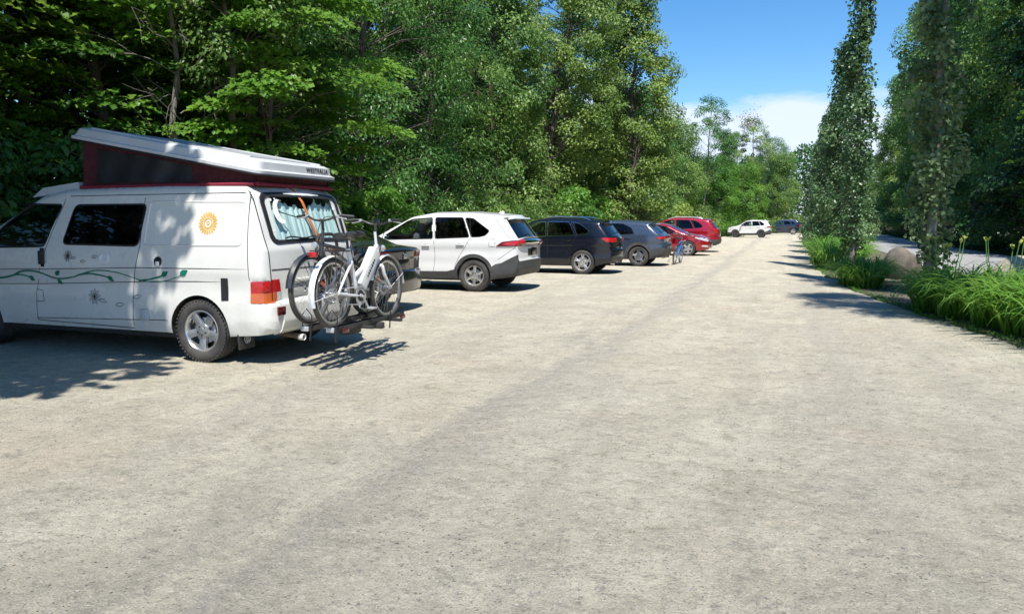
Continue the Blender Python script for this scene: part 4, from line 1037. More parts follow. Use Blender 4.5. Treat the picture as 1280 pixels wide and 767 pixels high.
m.tube([(.08, -.20, 1.0), (.08, .20, 1.0)], .016, 8); m.build('upright', M['dark_plastic'], rk)
for (y, x1, z1) in ((-.06, .62, .92), (.10, .33, .98)):
    m = MB(); m.tube([(.08, y, 1.2), (x1, y + .05, z1)], .011, 8); m.box((x1, y + .05, z1), (.06, .07, .07), bev=.015); m.build('clamp_arm', M['dark_plastic'], rk)
for y in (-.72, .50): s = MB(); s.box((.745, y, .40), (.02, .10, .045), bev=.004); s.build('reflector', M['lamp_dark'], rk)
strap = thing('ratchet_strap', 'orange ratchet strap running over the rear window of the camper van down to the rack', 'strap', (-4.9, 7.28, 0))
P = [vancar.end_pt(z, y, True, .022) for z, y in ((1.80, -.11), (1.7, -.07), (1.55, -.03), (1.38, .02), (1.28, .05))] + [(.10, .09, 1.12), (.14, .14, .98)]
P = [(-.42, -.13, 1.945)] + P
m = MB(); vs = []
for k, p in enumerate(P): vs += [(p[0], p[1] - .022, p[2]), (p[0], p[1] + .022, p[2]), (p[0] - .003, p[1] + .022, p[2]), (p[0] - .003, p[1] - .022, p[2])]
m.add(vs, [(4 * k + j, 4 * k + (j + 1) % 4, 4 * k + 4 + (j + 1) % 4, 4 * k + 4 + j) for k in range(len(P) - 1) for j in range(4)])
m.build('webbing', M['orange'], strap, smooth=False)
m = MB(); m.box((.10, .09, 1.14), (.05, .06, .13), rot=(0, -.25, 0), bev=.01); m.tube([(.12, .05, 1.19), (.12, .13, 1.19)], .01, 8); m.build('ratchet', paint('rusty_ratchet', (.20, .10, .05), .5, .5, var=.4, scale=30), strap)
m = MB(); m.box((-.42, -.13, 1.94), (.06, .05, .02), bev=.005); m.build('hook', M['dark_plastic'], strap)
# ================================================================== ground
def ground_mat():
    t = NT('gravel_ground'); b = t.n('ShaderNodeBsdfPrincipled', i={'Roughness': .93, 'Specular IOR Level': .2}); v = t.objvec()
    mp = t.n('ShaderNodeMapping'); mp.inputs['Scale'].default_value = (1., .22, 1.); mp.inputs['Rotation'].default_value = (0, 0, R(5)); t.l(v, mp.inputs[0]); vs = mp.outputs[0]
    sx = t.n('ShaderNodeSeparateXYZ'); t.l(v, sx.inputs[0])
    big = t.noise(v, .25, 7, .65, .6); streak = t.noise(vs, .9, 9, .72, .8); streak2 = t.noise(vs, 2.8, 9, .75, .6)
    mid = t.noise(v, 1.3, 10, .74, .3); crumb = t.noise(v, 5.5, 10, .8, .2); fine = t.noise(v, 19, 8, .78); grain = t.noise(v, 90, 4, .75)
    c = t.ramp(mid, [(.34, (.37, .345, .285)), (.5, (.465, .435, .365)), (.66, (.555, .525, .445))])
    c = t.mix(t.ramp(streak, [(.50, 0.), (.62, .45)]), c, (.32, .305, .275))
    c = t.mix(t.ramp(streak2, [(.54, 0.), (.66, .55)]), c, (.57, .54, .46))
    # wheel tracks where the fines are worn off and darker stone shows
    for x0, wd, am in ((-1.95, .38, .85), (.55, .45, .45), (-3.9, .5, .35), (1.5, .35, .4)):
        d = t.math('ABSOLUTE', t.math('ADD', t.math('ADD', sx.outputs[0], -x0), t.math('MULTIPLY', t.math('SUBTRACT', streak, .5), 2.6)))
        tr = t.math('MULTIPLY', t.math('SUBTRACT', 1.0, t.math('DIVIDE', d, wd), True), am)
        tr = t.math('MULTIPLY', tr, t.ramp(mid, [(.34, .25), (.56, 1.)]))
        c = t.mix(tr, c, (.295, .28, .262))
    c = t.mix(t.ramp(big, [(.54, 0.), (.66, .40)]), c, (.36, .335, .30))
    warm = t.noise(v, .5, 5, .65); c = t.mix(t.ramp(warm, [(.54, 0.), (.72, .42)]), c, (.50, .39, .31))
    c = t.mix(t.ramp(crumb, [(.38, .70), (.475, 0.)]), c, (.25, .236, .208))
    c = t.mix(t.ramp(crumb, [(.54, 0.), (.64, .5)]), c, (.62, .585, .50))
    c = t.mix(t.ramp(fine, [(.34, .75), (.47, 0.)]), c, (.19, .178, .16))
    c = t.mix(t.ramp(fine, [(.54, 0.), (.66, .6)]), c, (.65, .615, .53))
    c = t.mix(t.ramp(grain, [(.34, .7), (.48, 0.)]), c, (.16, .148, .13))
    c = t.mix(t.ramp(grain, [(.55, 0.), (.70, .6)]), c, (.70, .66, .57))
    st = None
    for sc_, th, keep in ((48., .30, .78), (23., .20, .90)):
        vo = t.n('ShaderNodeTexVoronoi', i={'Scale': sc_, 'Randomness': 1.}); t.l(v, vo.inputs['Vector'])
        sp = t.n('ShaderNodeSeparateColor'); t.l(vo.outputs['Color'], sp.inputs[0])
        stone = t.math('MULTIPLY', t.math('LESS_THAN', vo.outputs['Distance'], th), t.math('GREATER_THAN', sp.outputs[0], keep))
        stone = t.math('MULTIPLY', stone, t.ramp(t.noise(v, .8, 6, .65), [(.42, .15), (.60, 1.)]))
        c = t.mix(stone, c, t.ramp(sp.outputs[1], [(.0, (.085, .083, .08)), (.6, (.19, .18, .165)), (1., (.55, .52, .46))])); st = stone if st is None else t.math('ADD', st, stone)
    c = t.mix(1.0, c, (1.25, 1.215, 1.125), 'MULTIPLY')
    t.l(c, b.inputs['Base Color'])
    h = t.math('ADD', t.math('MULTIPLY', fine, .8), t.math('ADD', t.math('MULTIPLY', grain, .35), t.math('ADD', t.math('MULTIPLY', st, .35), t.math('ADD', t.math('MULTIPLY', crumb, 2.0), t.math('ADD', t.math('MULTIPLY', mid, 2.0), t.math('MULTIPLY', streak, 2.5))))))
    bp = t.n('ShaderNodeBump', i={'Strength': .9, 'Distance': .033}); t.l(h, bp.inputs['Height']); t.l(bp.outputs[0], b.inputs['Normal'])
    t.l(b.outputs[0], t.out.inputs[0]); return t.m
def soil_mat(name, a, c_, d, sc=1.2):
    t = NT(name); b = t.n('ShaderNodeBsdfPrincipled', i={'Roughness': .95, 'Specular IOR Level': .15}); v = t.objvec()
    c = t.ramp(t.noise(v, sc, 8, .7), [(.3, a), (.5, c_), (.72, d)]); c = t.mix(t.ramp(t.noise(v, 30, 5, .7), [(.35, .5), (.55, 0.)]), c, (.02, .018, .012)); t.l(c, b.inputs[0])
    bp = t.n('ShaderNodeBump', i={'Strength': .7, 'Distance': .06}); t.l(t.noise(v, 9, 8, .75), bp.inputs['Height']); t.l(bp.outputs[0], b.inputs['Normal']); t.l(b.outputs[0], t.out.inputs[0]); return t.m
def asphalt_mat():
    t = NT('path_asphalt'); b = t.n('ShaderNodeBsdfPrincipled', i={'Roughness': .9, 'Specular IOR Level': .3}); v = t.objvec()
    c = t.ramp(t.noise(v, .8, 7, .65), [(.3, (.30, .30, .295)), (.7, (.40, .395, .38))]); c = t.mix(t.ramp(t.noise(v, 60, 3, .7), [(.4, .4), (.6, 0.)]), c, (.10, .10, .10)); t.l(c, b.inputs[0])
    bp = t.n('ShaderNodeBump', i={'Strength': .4, 'Distance': .01}); t.l(t.noise(v, 80, 3, .7), bp.inputs['Height']); t.l(bp.outputs[0], b.inputs['Normal']); t.l(b.outputs[0], t.out.inputs[0]); return t.m
def sheet(name, poly, z, mat, cell=None):
    r = delaunay_2d_cdt([Vector(p) for p in poly], [], [list(range(len(poly)))], 1, 1e-6)
    m = MB(); m.add([(p.x, p.y, z) for p in r[0]], [tuple(f) for f in r[2]]); o = m.build(name, mat, smooth=False); return tag(o, kind='structure')
sheet('ground', [(-400, -200), (400, -200), (400, 600), (-400, 600)], 0, ground_mat())
def wob(x, y0, y1, n, amp, seed):
    r = np.random.default_rng(seed); return [(x(y) + r.normal() * amp, y) for y in np.linspace(y0, y1, n)]
edgeL = wob(lambda y: np.interp(y, [-20, 20, 45, 60, 78, 100, 125], [-10.6, -10.2, -9.6, -8.2, -6.0, -2.5, 2.0]), -30, 125, 160, .22, 3)
floor_mat = soil_mat('forest_soil', (.035, .030, .020), (.06, .052, .03), (.10, .085, .05))
sheet('forest_floor', edgeL + [(60, 135), (60, 400), (-300, 400), (-300, -30)], .008, floor_mat)
bedL = wob(lambda y: np.interp(y, [-8, 5, 8, 10.9, 14.5, 19, 24, 30, 40, 70, 112], [4.6, 3.9, 3.3, 2.75, 2.0, 1.45, 1.15, 1.05, 1.2, 2.0, 4.0]), -8, 112, 170, .07, 5)
bedR = wob(lambda y: np.interp(y, [-8, 20, 30, 60, 112], [6.2, 5.2, 4.5, 4.9, 7.0]), -8, 112, 80, .06, 6)
bed_mat = soil_mat('bed_soil', (.09, .078, .055), (.17, .15, .115), (.26, .24, .20), .9)
sheet('bed_soil', bedL + bedR[::-1], .006, bed_mat)
pathR = [(np.interp(y, [-8, 30, 60, 112], [10.6, 9.2, 9.4, 11.5]), y) for y in np.linspace(-8, 112, 40)]
sheet('path', [(a + .01, b) for a, b in bedR] + pathR[::-1], .012, asphalt_mat())
sheet('verge', [(a + .01, b) for a, b in pathR] + [(60, 112), (60, -8)], .010, soil_mat('verge_soil', (.03, .032, .016), (.05, .055, .025), (.08, .08, .04)))

# loose stones on the lane
def stones(name, n, region, smin, smax, mats, seed):
    r = np.random.default_rng(seed); V = []; F = []; MI = []
    base = bmesh.new(); bmesh.ops.create_icosphere(base, subdivisions=1, radius=1); bv = np.array([v.co[:] for v in base.verts]); bf = np.array([[v.index for v in f.verts] for f in base.faces]); base.free()
    for k in range(n):
        x, y = region(r); s = smin + (smax - smin) * r.random() ** 4
        w = bv * (1 + r.normal(0, .18, (len(bv), 1))) * np.array([1, r.uniform(.6, 1.), r.uniform(.4, .7)]) * s
        a = r.uniform(0, 6.3); c, d = math.cos(a), math.sin(a); w = np.stack([w[:, 0] * c - w[:, 1] * d + x, w[:, 0] * d + w[:, 1] * c + y, w[:, 2] + s * .15], 1)
        F.append(bf + len(V) * len(bv)); V.append(w); MI += [int(r.integers(0, len(mats)))] * len(bf)
    me = bpy.data.meshes.new(name); me.from_pydata(np.concatenate(V).tolist(), [], np.concatenate(F).tolist())
    for m_ in mats: me.materials.append(m_)
    me.polygons.foreach_set('material_index', MI); me.update(); return tag(link(bpy.data.objects.new(name, me)), kind='stuff')
gm = [paint('stone_dark', (.10, .097, .092), .9, var=.3, scale=30), paint('stone_grey', (.20, .19, .172), .9, var=.25, scale=30), paint('stone_pale', (.40, .38, .33), .9, var=.2, scale=30), paint('stone_mid', (.29, .272, .235), .9, var=.2, scale=30)]
def reg_near(r):
    d = 2.2 + 14 * r.random() ** 1.7; a = R(19.77) + R(r.uniform(-37, 37)); return (-math.sin(a) * d, math.cos(a) * d)
g = stones('gravel', 4200, reg_near, .003, .011, [gm[1], gm[3], gm[3], gm[3]], 11); g['label'] = 'loose crushed stones scattered over the lane'; g['category'] = 'gravel'
def reg_patch(r):
    while True:
        c = [(-1.0, 2.75, .9, .4), (-.6, 3.0, .8, .4), (-2.3, 3.0, .5, .5), (2.4, 9.5, .8, 2.5), (-.1, 3.6, 1.2, .5)][int(r.integers(0, 5))]
        return (r.normal(c[0], c[2] * .5), r.normal(c[1], c[3] * .5))
g2 = stones('gravel', 1900, reg_patch, .003, .010, [gm[1], gm[3], gm[3], gm[1]], 12); g2['label'] = 'drifts of darker crushed stone at the near edge of the lane and by the bed'; g2['category'] = 'gravel'

# ================================================================== foliage
LM = {}
LM['maple'] = leafmat('leaf_maple', (.024, .078, .010), (.072, .205, .024), (.175, .36, .035), .5)
LM['ash'] = leafmat('leaf_ash', (.034, .094, .026), (.108, .228, .048), (.22, .36, .078), .45, rough=.35)
LM['poplar'] = leafmat('leaf_poplar', (.036, .092, .024), (.108, .226, .046), (.22, .36, .075), .44)
LM['dark'] = leafmat('leaf_dark', (.010, .032, .012), (.025, .068, .020), (.055, .115, .03), .22, spec=.25)  # backlit shade of the woods is put into this darker leaf colour
LM['aspen'] = leafmat('leaf_aspen', (.030, .080, .036), (.080, .160, .068), (.21, .33, .15), .36, rough=.33)
LM['bright'] = leafmat('leaf_bright', (.05, .15, .018), (.112, .285, .032), (.20, .40, .05), .5, hue=.018)
LM['brown'] = leafmat('leaf_brown', (.12, .05, .02), (.24, .10, .04), (.34, .18, .07), .35)
LM['blade'] = leafmat('leaf_blade', (.040, .125, .016), (.105, .28, .034), (.22, .44, .07), .45, rough=.33, hue=.015, val=.2)
LM['bark'] = paint('bark_grey', (.095, .080, .064), .95, var=.4, scale=5, bump=.8, bscale=22)
LM['bark_pale'] = paint('bark_pale', (.19, .18, .15), .85, var=.4, scale=4, bump=.4, bscale=25)
LM['bark_dead'] = paint('bark_dead', (.19, .165, .14), .9, var=.3, scale=6, bump=.4)
SHAPES = {
    'diamond': ([(0, 0), (.45, .5), (1, 0), (.45, -.5)], [(0, 1, 2), (0, 2, 3)]),
    'maple': ([(0, 0), (.12, .52), (.36, .30), (.62, .62), (1.05, 0), (.62, -.62), (.36, -.30), (.12, -.52)], [(0, 1, 2), (0, 2, 3), (0, 3, 4), (0, 4, 5), (0, 5, 6), (0, 6, 7)]),
    'round': ([(0, 0), (.22, .46), (.62, .44), (1, 0), (.62, -.44), (.22, -.46)], [(0, 1, 2), (0, 2, 3), (0, 3, 4), (0, 4, 5)]),
}
def leaf_mesh(name, P, N, T, Ln, Wd, tint, shape='diamond', mat=None, fold=.18):
    tpl, tri = SHAPES[shape]; tpl = np.array(tpl); k = len(tpl); n = len(P)
    N = N / (np.linalg.norm(N, axis=1)[:, None] + 1e-9); T = T - N * np.sum(T * N, 1)[:, None]; T /= np.linalg.norm(T, axis=1)[:, None] + 1e-9; B = np.cross(N, T)
    V = (P[:, None, :] + T[:, None, :] * (tpl[None, :, 0, None] * Ln[:, None, None]) + B[:, None, :] * (tpl[None, :, 1, None] * Wd[:, None, None])
         + N[:, None, :] * ((np.abs(tpl[None, :, 1, None]) * fold * 2 - .18 * tpl[None, :, 0, None] ** 2) * Wd[:, None, None]))
    tri = np.array(tri); F = (tri[None] + (np.arange(n) * k)[:, None, None]).reshape(-1, 3)
    me = bpy.data.meshes.new(name); me.vertices.add(n * k); me.vertices.foreach_set('co', V.astype(np.float32).ravel())
    me.loops.add(F.size); me.loops.foreach_set('vertex_index', F.astype(np.int32).ravel()); me.polygons.add(len(F)); me.polygons.foreach_set('loop_start', np.arange(0, F.size, 3, dtype=np.int32))
    at = me.attributes.new('tint', 'FLOAT', 'FACE'); at.data.foreach_set('value', np.repeat(np.clip(tint, 0, 1), len(tri)).astype(np.float32))
    me.materials.append(mat); me.update(calc_edges=True); return me
def unit(v): return v / (np.linalg.norm(v, axis=-1, keepdims=True) + 1e-9)
def limb(mb, a, b, r0, r1, r, n=5, sag=.0, k=4, wig=.06):
    a, b = np.array(a), np.array(b); L = np.linalg.norm(b - a); P = []
    for i in range(k + 1):
        u = i / k; p = a + (b - a) * u; p = p + np.array([0, 0, 1]) * (sag * L * math.sin(u * math.pi)); 
        if 0 < i < k: p = p + r.normal(0, wig * L / k, 3)
        P.append(p)
    mb.tube(P, [r0 + (r1 - r0) * i / k for i in range(k + 1)], n, cap=False); return P
def make_tree(H, Rad, base, nclus, per, leaf, shape, mat, seed, crs=(.55, .22), layer=False, droop=.3, prof=None, bark='bark', tr=.16, tintm=.5, lean=.0, aspect=.75, inner=.35, bright_share=.15, jit=.45, twig=True, trunk_top=.93, straight=False):
    r = np.random.default_rng(seed); prof = prof or (lambda u: (math.sin(math.pi * min(1, .12 + u * .86)) ** .7))
    t = MB(); wv = .15 if straight else 1.; top = np.array([r.normal(0, .03) * H * wv, r.normal(0, .03) * H * wv, H * trunk_top]); zs = np.linspace(0, 1, 9)
    ax = [np.array([top[0] * u + r.normal(0, .012) * H * wv * (0 < u), top[1] * u + r.normal(0, .012) * H * wv * (0 < u), top[2] * u]) for u in zs]
    rad = [tr * (1.35 if i == 0 else 1) * (1 - .92 * u) + .012 for i, u in enumerate(zs)]; t.tube(ax, rad, 9, cap=False)
    axis = lambda z: np.array([np.interp(z, [p[2] for p in ax], [p[i] for p in ax]) for i in range(3)])
    P, N, T, tin, S = [], [], [], [], []
    for c in range(nclus):
        u = ((c + r.random()) / nclus) ** .92; z = base + (H - base) * u; rr_ = Rad * prof(u) * (inner + (1 - inner) * r.random() ** .55); an = c * 2.39996 + r.normal(0, .5)
        cz = z - .10 * rr_ * droop; ctr = np.array([math.cos(an) * rr_, math.sin(an) * rr_, 0]) + axis(min(z, top[2])); ctr[2] = cz
        st = axis(max(.25 * base, min(top[2] * .97, z - rr_ * (.35 + .3 * r.random())))); 
        if twig: Lp = limb(t, st, ctr, max(.010, .035 * tr / .16 * (1 - .6 * u)), .006, r, 4, .08, 4)
        cr = crs[0] * r.uniform(.65, 1.35); ct = crs[1] * r.uniform(.7, 1.3); n = int(per * r.uniform(.6, 1.4) * (.6 + .4 * prof(u)))
        out = np.array([math.cos(an), math.sin(an), 0.])
        d = r.normal(0, 1, (n, 3)); d = unit(d) * (r.random((n, 1)) ** .42); off = d * np.array([cr, cr, ct])
        rad2 = np.hypot(off[:, 0], off[:, 1]) + .3 * (off @ out); off[:, 2] -= (droop * .35) * (rad2.clip(0) ** 2) / max(cr, .1)
        p = ctr + off
        if layer: nn = np.array([0, 0, 1.]) + r.normal(0, .33, (n, 3)) + out * .25; tt = off * np.array([1, 1, .3]) + out * cr * .6 + r.normal(0, .25 * cr, (n, 3)) + np.array([0, 0, -.15 * cr])
        else: nn = np.array([0, 0, .75]) + unit(off) * .55 + out * .35 + r.normal(0, jit, (n, 3)); tt = unit(off) * .5 + out * .3 + np.array([0, 0, -.55 * (1 + droop)]) + r.normal(0, .5, (n, 3))
        P.append(p); N.append(nn); T.append(tt); ctint = tintm + r.normal(0, .14) + (.28 if r.random() < bright_share else 0)
        tin.append(ctint + r.normal(0, .12, n)); S.append(leaf * r.uniform(.65, 1.25, n))
    P, N, T, tin, S = (np.concatenate(a) for a in (P, N, T, tin, S))
    me = leaf_mesh('crown', P, N, T, S, S * aspect, tin, shape, mat)
    to = t.build('trunk', LM[bark]); tm = to.data; bpy.data.objects.remove(to)
    return tm, me
def put_tree(name, proto, x, y, rz, sc, label, cat='tree', group=None, sz=None):
    o = thing(name, label, cat, (x, y, 0), rz, group); o.scale = (sc, sc, sz or sc)
    a = bpy.data.objects.new('trunk', proto[0]); link(a, o); b = bpy.data.objects.new('crown', proto[1]); link(b, o); return o
PR = {}
oval = lambda u: (math.sin(math.pi * min(1, .10 + u * .87)) ** .6)
tall = lambda u: (1 - u) ** .45 * (.75 + .25 * math.sin(u * 9)) + .08
skirt = lambda u: (1 - .62 * u ** 1.6) * (.82 + .18 * math.sin(u * 13 + 1))
PR['maple_a'] = make_tree(11.5, 3.6, .8, 120, 210, .15, 'maple', LM['maple'], 21, (.95, .16), True, .5, skirt, bright_share=.30, tintm=.52)
PR['maple_b'] = make_tree(10.5, 3.2, 1.2, 105, 210, .145, 'maple', LM['maple'], 22, (.85, .15), True, .5, oval, bright_share=.22, tintm=.45)
PR['maple_c'] = make_tree(9.5, 3.3, 1.6, 85, 230, .15, 'maple', LM['bright'], 36, (.95, .13), True, .5, oval, bright_share=.2, tintm=.40)
PR['ash_a'] = make_tree(12.5, 3.7, .7, 150, 270, .135, 'diamond', LM['ash'], 23, (.70, .42), False, .9, skirt, aspect=.42, bright_share=.15)
PR['ash_b'] = make_tree(12.0, 3.4, 1.0, 140, 260, .125, 'diamond', LM['ash'], 24, (.65, .40), False, .7, oval, aspect=.48, bright_share=.2, tintm=.46)
PR['poplar_a'] = make_tree(14.5, 3.4, 1.2, 170, 260, .115, 'round', LM['poplar'], 25, (.62, .45), False, .4, skirt, aspect=.85, bright_share=.18, tr=.2)
PR['poplar_b'] = make_tree(14.0, 3.0, 3.0, 130, 260, .115, 'round', LM['poplar'], 26, (.70, .45), False, .4, oval, aspect=.8, tr=.2)
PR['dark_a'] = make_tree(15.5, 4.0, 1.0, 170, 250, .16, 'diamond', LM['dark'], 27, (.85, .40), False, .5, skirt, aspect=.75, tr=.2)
PR['bush_a'] = make_tree(7.0, 3.2, .2, 130, 240, .12, 'diamond', LM['bright'], 28, (.60, .40), False, .4, skirt, aspect=.7, tr=.09, bright_share=.15, tintm=.42)
PR['bush_b'] = make_tree(9.0, 3.2, .3, 140, 240, .12, 'diamond', LM['poplar'], 29, (.65, .45), False, .4, skirt, aspect=.75, tr=.11, tintm=.6)
PR['shrub_a'] = make_tree(2.4, 1.3, .15, 46, 130, .10, 'maple', LM['bright'], 30, (.36, .20), False, .3, oval, tr=.03, tintm=.42)
PR['shrub_b'] = make_tree(2.2, 1.35, .1, 46, 130, .10, 'diamond', LM['ash'], 31, (.38, .24), False, .3, oval, tr=.03, aspect=.6, tintm=.6)
PR['aspen_a'] = make_tree(11.2, .40, .5, 80, 120, .088, 'round', LM['aspen'], 32, (.24, .42), False, .3, lambda u: (.55 + .65 * math.sin(math.pi * (1 - u) ** 1.3)) * (1 - u ** 5) , bark='bark_pale', tr=.085, aspect=.95, inner=.02, jit=.9, straight=True, bright_share=.3)
PR['aspen_b'] = make_tree(8.0, 1.0, .4, 95, 150, .09, 'round', LM['aspen'], 33, (.34, .40), False, .3, lambda u: (1.15 - .8 * u) * (1 - u ** 5), bark='bark_pale', tr=.06, aspect=.95, inner=.15, jit=.8)
PR['aspen_c'] = make_tree(17.0, 1.15, 10.0, 60, 150, .09, 'round', LM['aspen'], 37, (.40, .45), False, .3, oval, bark='bark_pale', tr=.13, aspect=.95, inner=.1, jit=.9, straight=True)
PR['thin'] = make_tree(11.0, 1.9, 4.5, 55, 170, .11, 'diamond', LM['poplar'], 34, (.50, .30), False, .4, oval, aspect=.7, tr=.09, bark='bark_dead')
PR['shade'] = make_tree(14.0, 4.6, 4.5, 170, 330, .20, 'maple', LM['maple'], 35, (.95, .30), True, .4, oval, tr=.22)
def dead_tree(H, seed, n=46, Rad=1.6):
    r = np.random.default_rng(seed); t = MB(); limb(t, (0, 0, 0), (r.normal(0, .2), r.normal(0, .2), H), .085, .012, r, 8, 0, 9, .05)
    tw = MB()
    for c in range(n):
        z = H * (.22 + .74 * (c + r.random()) / n); a = c * 2.4; L = Rad * (1.15 - z / H) * r.uniform(.5, 1.3) + .25; e = (math.cos(a) * L, math.sin(a) * L, z + L * r.uniform(.1, .7))
        Pp = limb(tw, (0, 0, z), e, .016, .005, r, 4, .05, 4, .12)
        for q in range(4):
            s = Pp[1 + q % 4]; limb(tw, s, s + r.normal(0, .28, 3) + np.array([math.cos(a) * .25, math.sin(a) * .25, .12]), .006, .003, r, 3, 0, 2, .1)
    a = t.build('trunk', LM['bark_dead']); b = tw.build('branches', LM['bark_dead']); q = (a.data, b.data); bpy.data.objects.remove(a); bpy.data.objects.remove(b); return q
PR['dead'] = dead_tree(11, 41); 
def put_dead(x, y, rz, sc, label):
    o = thing('dead_tree', label, 'tree', (x, y, 0), rz); o.scale = (sc,) * 3
    a = bpy.data.objects.new('trunk', PR['dead'][0]); link(a, o); b = bpy.data.objects.new('branches', PR['dead'][1]); link(b, o); return o

GL = 'trees along the left forest edge'; GR = 'trees of the right-hand wood'
T_ = lambda nm, pr, x, y, rz, sc, lb, g=GL, sz=None: put_tree(nm, PR[pr], x, y, rz, sc, lb, 'tree', g, sz)
T_('maple_tree', 'maple_b', -16.5, 6.6, .3, 1.1, 'shaded maple with thick dark trunk at the left edge, above the camper nose')
T_('maple_tree', 'maple_a', -15.0, 9.6, 1.2, 1.1, 'dark leafy maple rising behind the front of the raised camper roof')
T_('maple_tree', 'maple_a', -14.0, 13.0, 2.9, 1.05, 'maple with bright sunlit sprays above the lettered end of the camper roof')
T_('maple_tree', 'maple_c', -11.5, 15.0, 2.2, .86, 'vivid yellow-green maple with flat sunlit sprays right above the camper roof')
T_('ash_tree', 'ash_a', -14.4, 17.0, 4.1, 1.08, 'drooping ash tree with pale hanging leaves, above the black sedan')
T_('maple_tree', 'maple_b', -12.6, 16.2, .8, .72, 'young maple with bare lower twigs just behind the sedan and bicycles')
T_('ash_tree', 'ash_b', -13.5, 22.0, .4, 1.1, 'large ash tree with hanging foliage directly behind the white compact SUV')
T_('ash_tree', 'ash_a', -13.2, 27.5, 2.2, 1.12, 'broad ash tree behind the gap between the white compact SUV and the navy SUV')
T_('poplar_tree', 'poplar_a', -13.0, 33.0, 1.0, 1.1, 'tall poplar standing directly behind the navy SUV')
T_('poplar_tree', 'poplar_b', -12.2, 39.0, 3.0, 1.12, 'tall open-crowned poplar with sky between its dark limbs, behind the blue-grey crossover')
T_('poplar_tree', 'poplar_a', -8.9, 46.0, 5.1, 1.12, 'tall poplar whose right side forms the edge of the blue sky')
T_('poplar_tree', 'poplar_b', -13.5, 47.0, 2.1, 1.1, 'tall poplar set back behind the one at the edge of the sky')
T_('green_tree', 'bush_b', -9.9, 52.5, 1.7, 1.2, 'yellow-green bushy tree directly behind the crimson SUV')
T_('green_tree', 'ash_b', -11.4, 60.0, .6, .98, 'mid green rounded tree right of the tall poplars')
T_('green_tree', 'bush_b', -8.9, 66.0, 3.7, 1.12, 'low bushy tree left of the far white SUV')
T_('slim_tree', 'thin', -7.5, 76.0, 1.1, 1.22, 'slim dark tree with sparse leaves sticking up above the left forest edge')
T_('green_tree', 'ash_a', -10.5, 76.0, 5.0, .85, 'olive green tree below the slim sparse one')
T_('bright_tree', 'bush_a', -6.9, 81.0, 2.4, 1.15, 'bright yellow-green tree directly behind the far white SUV')
T_('bright_tree', 'bush_a', -4.2, 92.0, .2, 1.15, 'bright yellow-green tree behind the gap between the two far SUVs')
T_('green_tree', 'poplar_a', -7.2, 103., 1.4, .90, 'rounded mid green tree under the white cloud')
T_('green_tree', 'bush_b', -.8, 106., 4.4, 1.15, 'bushy green tree behind the far dark blue SUV')
T_('green_tree', 'ash_b', -1.6, 124., 2.5, 1.20, 'large rounded tree closing the end of the lane')
T_('green_tree', 'dark_a', 5.0, 121., .5, .86, 'dark tree at the end of the lane beside the right-hand wood')
T_('green_tree', 'bush_b', 8.5, 112., 3.1, 1.1, 'dark low tree behind the far end of the asphalt path')
put_tree('slim_tree', PR['thin'], -4.3, 95.0, 2.0, 1.25, 'thin sparse tree with reddish dying top against the white cloud')
for o in [bpy.data.objects['slim_tree.001']]:
    r = np.random.default_rng(5); n = 260; p = np.array([.1, .1, 10.6]) + r.normal(0, 1, (n, 3)) * np.array([.45, .45, .6])
    me = leaf_mesh('leaves', p, r.normal(0, 1, (n, 3)), r.normal(0, 1, (n, 3)), np.full(n, .14), np.full(n, .09), r.random(n), 'diamond', LM['brown']); link(bpy.data.objects.new('leaves', me), o)
put_dead(-11.6, 12.4, .4, .95, 'tall bare dead tree with fine grey twigs between the camper roof and the maples')
put_dead(-12.4, 14.9, 2.0, .85, 'thinner bare dead tree standing left of the drooping ash')
T_('slim_tree', 'thin', -11.3, 13.6, .5, .95, 'pale-stemmed slim tree beside the bare dead tree')
# a second row that closes the canopy
row2 = [(-19, 8, 'dark_a', 1.0), (-18.5, 13.5, 'maple_b', 1.35), (-18.5, 19, 'dark_a', .95), (-18, 25, 'dark_a', 1.0), (-17.8, 31, 'poplar_b', 1.15), (-17.5, 37, 'dark_a', 1.0), (-16.5, 44, 'dark_a', .95), (-15.5, 53, 'ash_b', 1.0), (-14.5, 62, 'ash_a', .9), (-24, 11, 'dark_a', 1.05), (-24, 22, 'dark_a', 1.1), (-23, 34, 'dark_a', 1.05)]
for i, (x, y, k, s) in enumerate(row2): put_tree('forest_tree', PR[k], x, y, i * 1.7, s, 'dark forest tree in the back rows of the left wood, behind the edge trees', 'tree', 'back rows of the left wood')
# right-hand wood
for i, (x, y, k, s, lb) in enumerate([(13.6, 15.5, 'dark_a', 1.05, 'dark shaded tree filling the upper right corner of the photo'), (12.8, 21, 'dark_a', 1.05, 'dark shaded tree with lit sprays high up, right of the pale-stemmed columnar aspen'), (13.8, 27, 'maple_a', 1.35, 'shaded maple in the right wood behind the pale boulder'),
                                   (13.0, 33.5, 'dark_a', 1.0, 'dark shaded tree directly behind the pale-stemmed columnar aspen'), (13.4, 41, 'dark_a', 1.3, 'dark shaded tree behind the lit strip of asphalt path'), (13.2, 50, 'poplar_a', 1.5, 'tall poplar of the right wood between the two nearest columnar aspens'),
                                   (12.6, 59, 'poplar_a', 1.6, 'tall poplar with pale upper branches beside the sky gap on the right'), (12.4, 69, 'poplar_b', 1.55, 'poplar of the right wood behind the brown boulder'), (12.4, 80, 'poplar_a', 1.45, 'ash tree in the right wood behind the middle columnar aspens'), (12.2, 92, 'poplar_a', 1.2, 'far poplar in the right wood behind the row of aspens'), (12.0, 104, 'ash_a', 1.0, 'farthest tree of the right wood near the end of the lane')]):
    T_('wood_tree', k, x, y, i * 2.3, s, lb, GR)
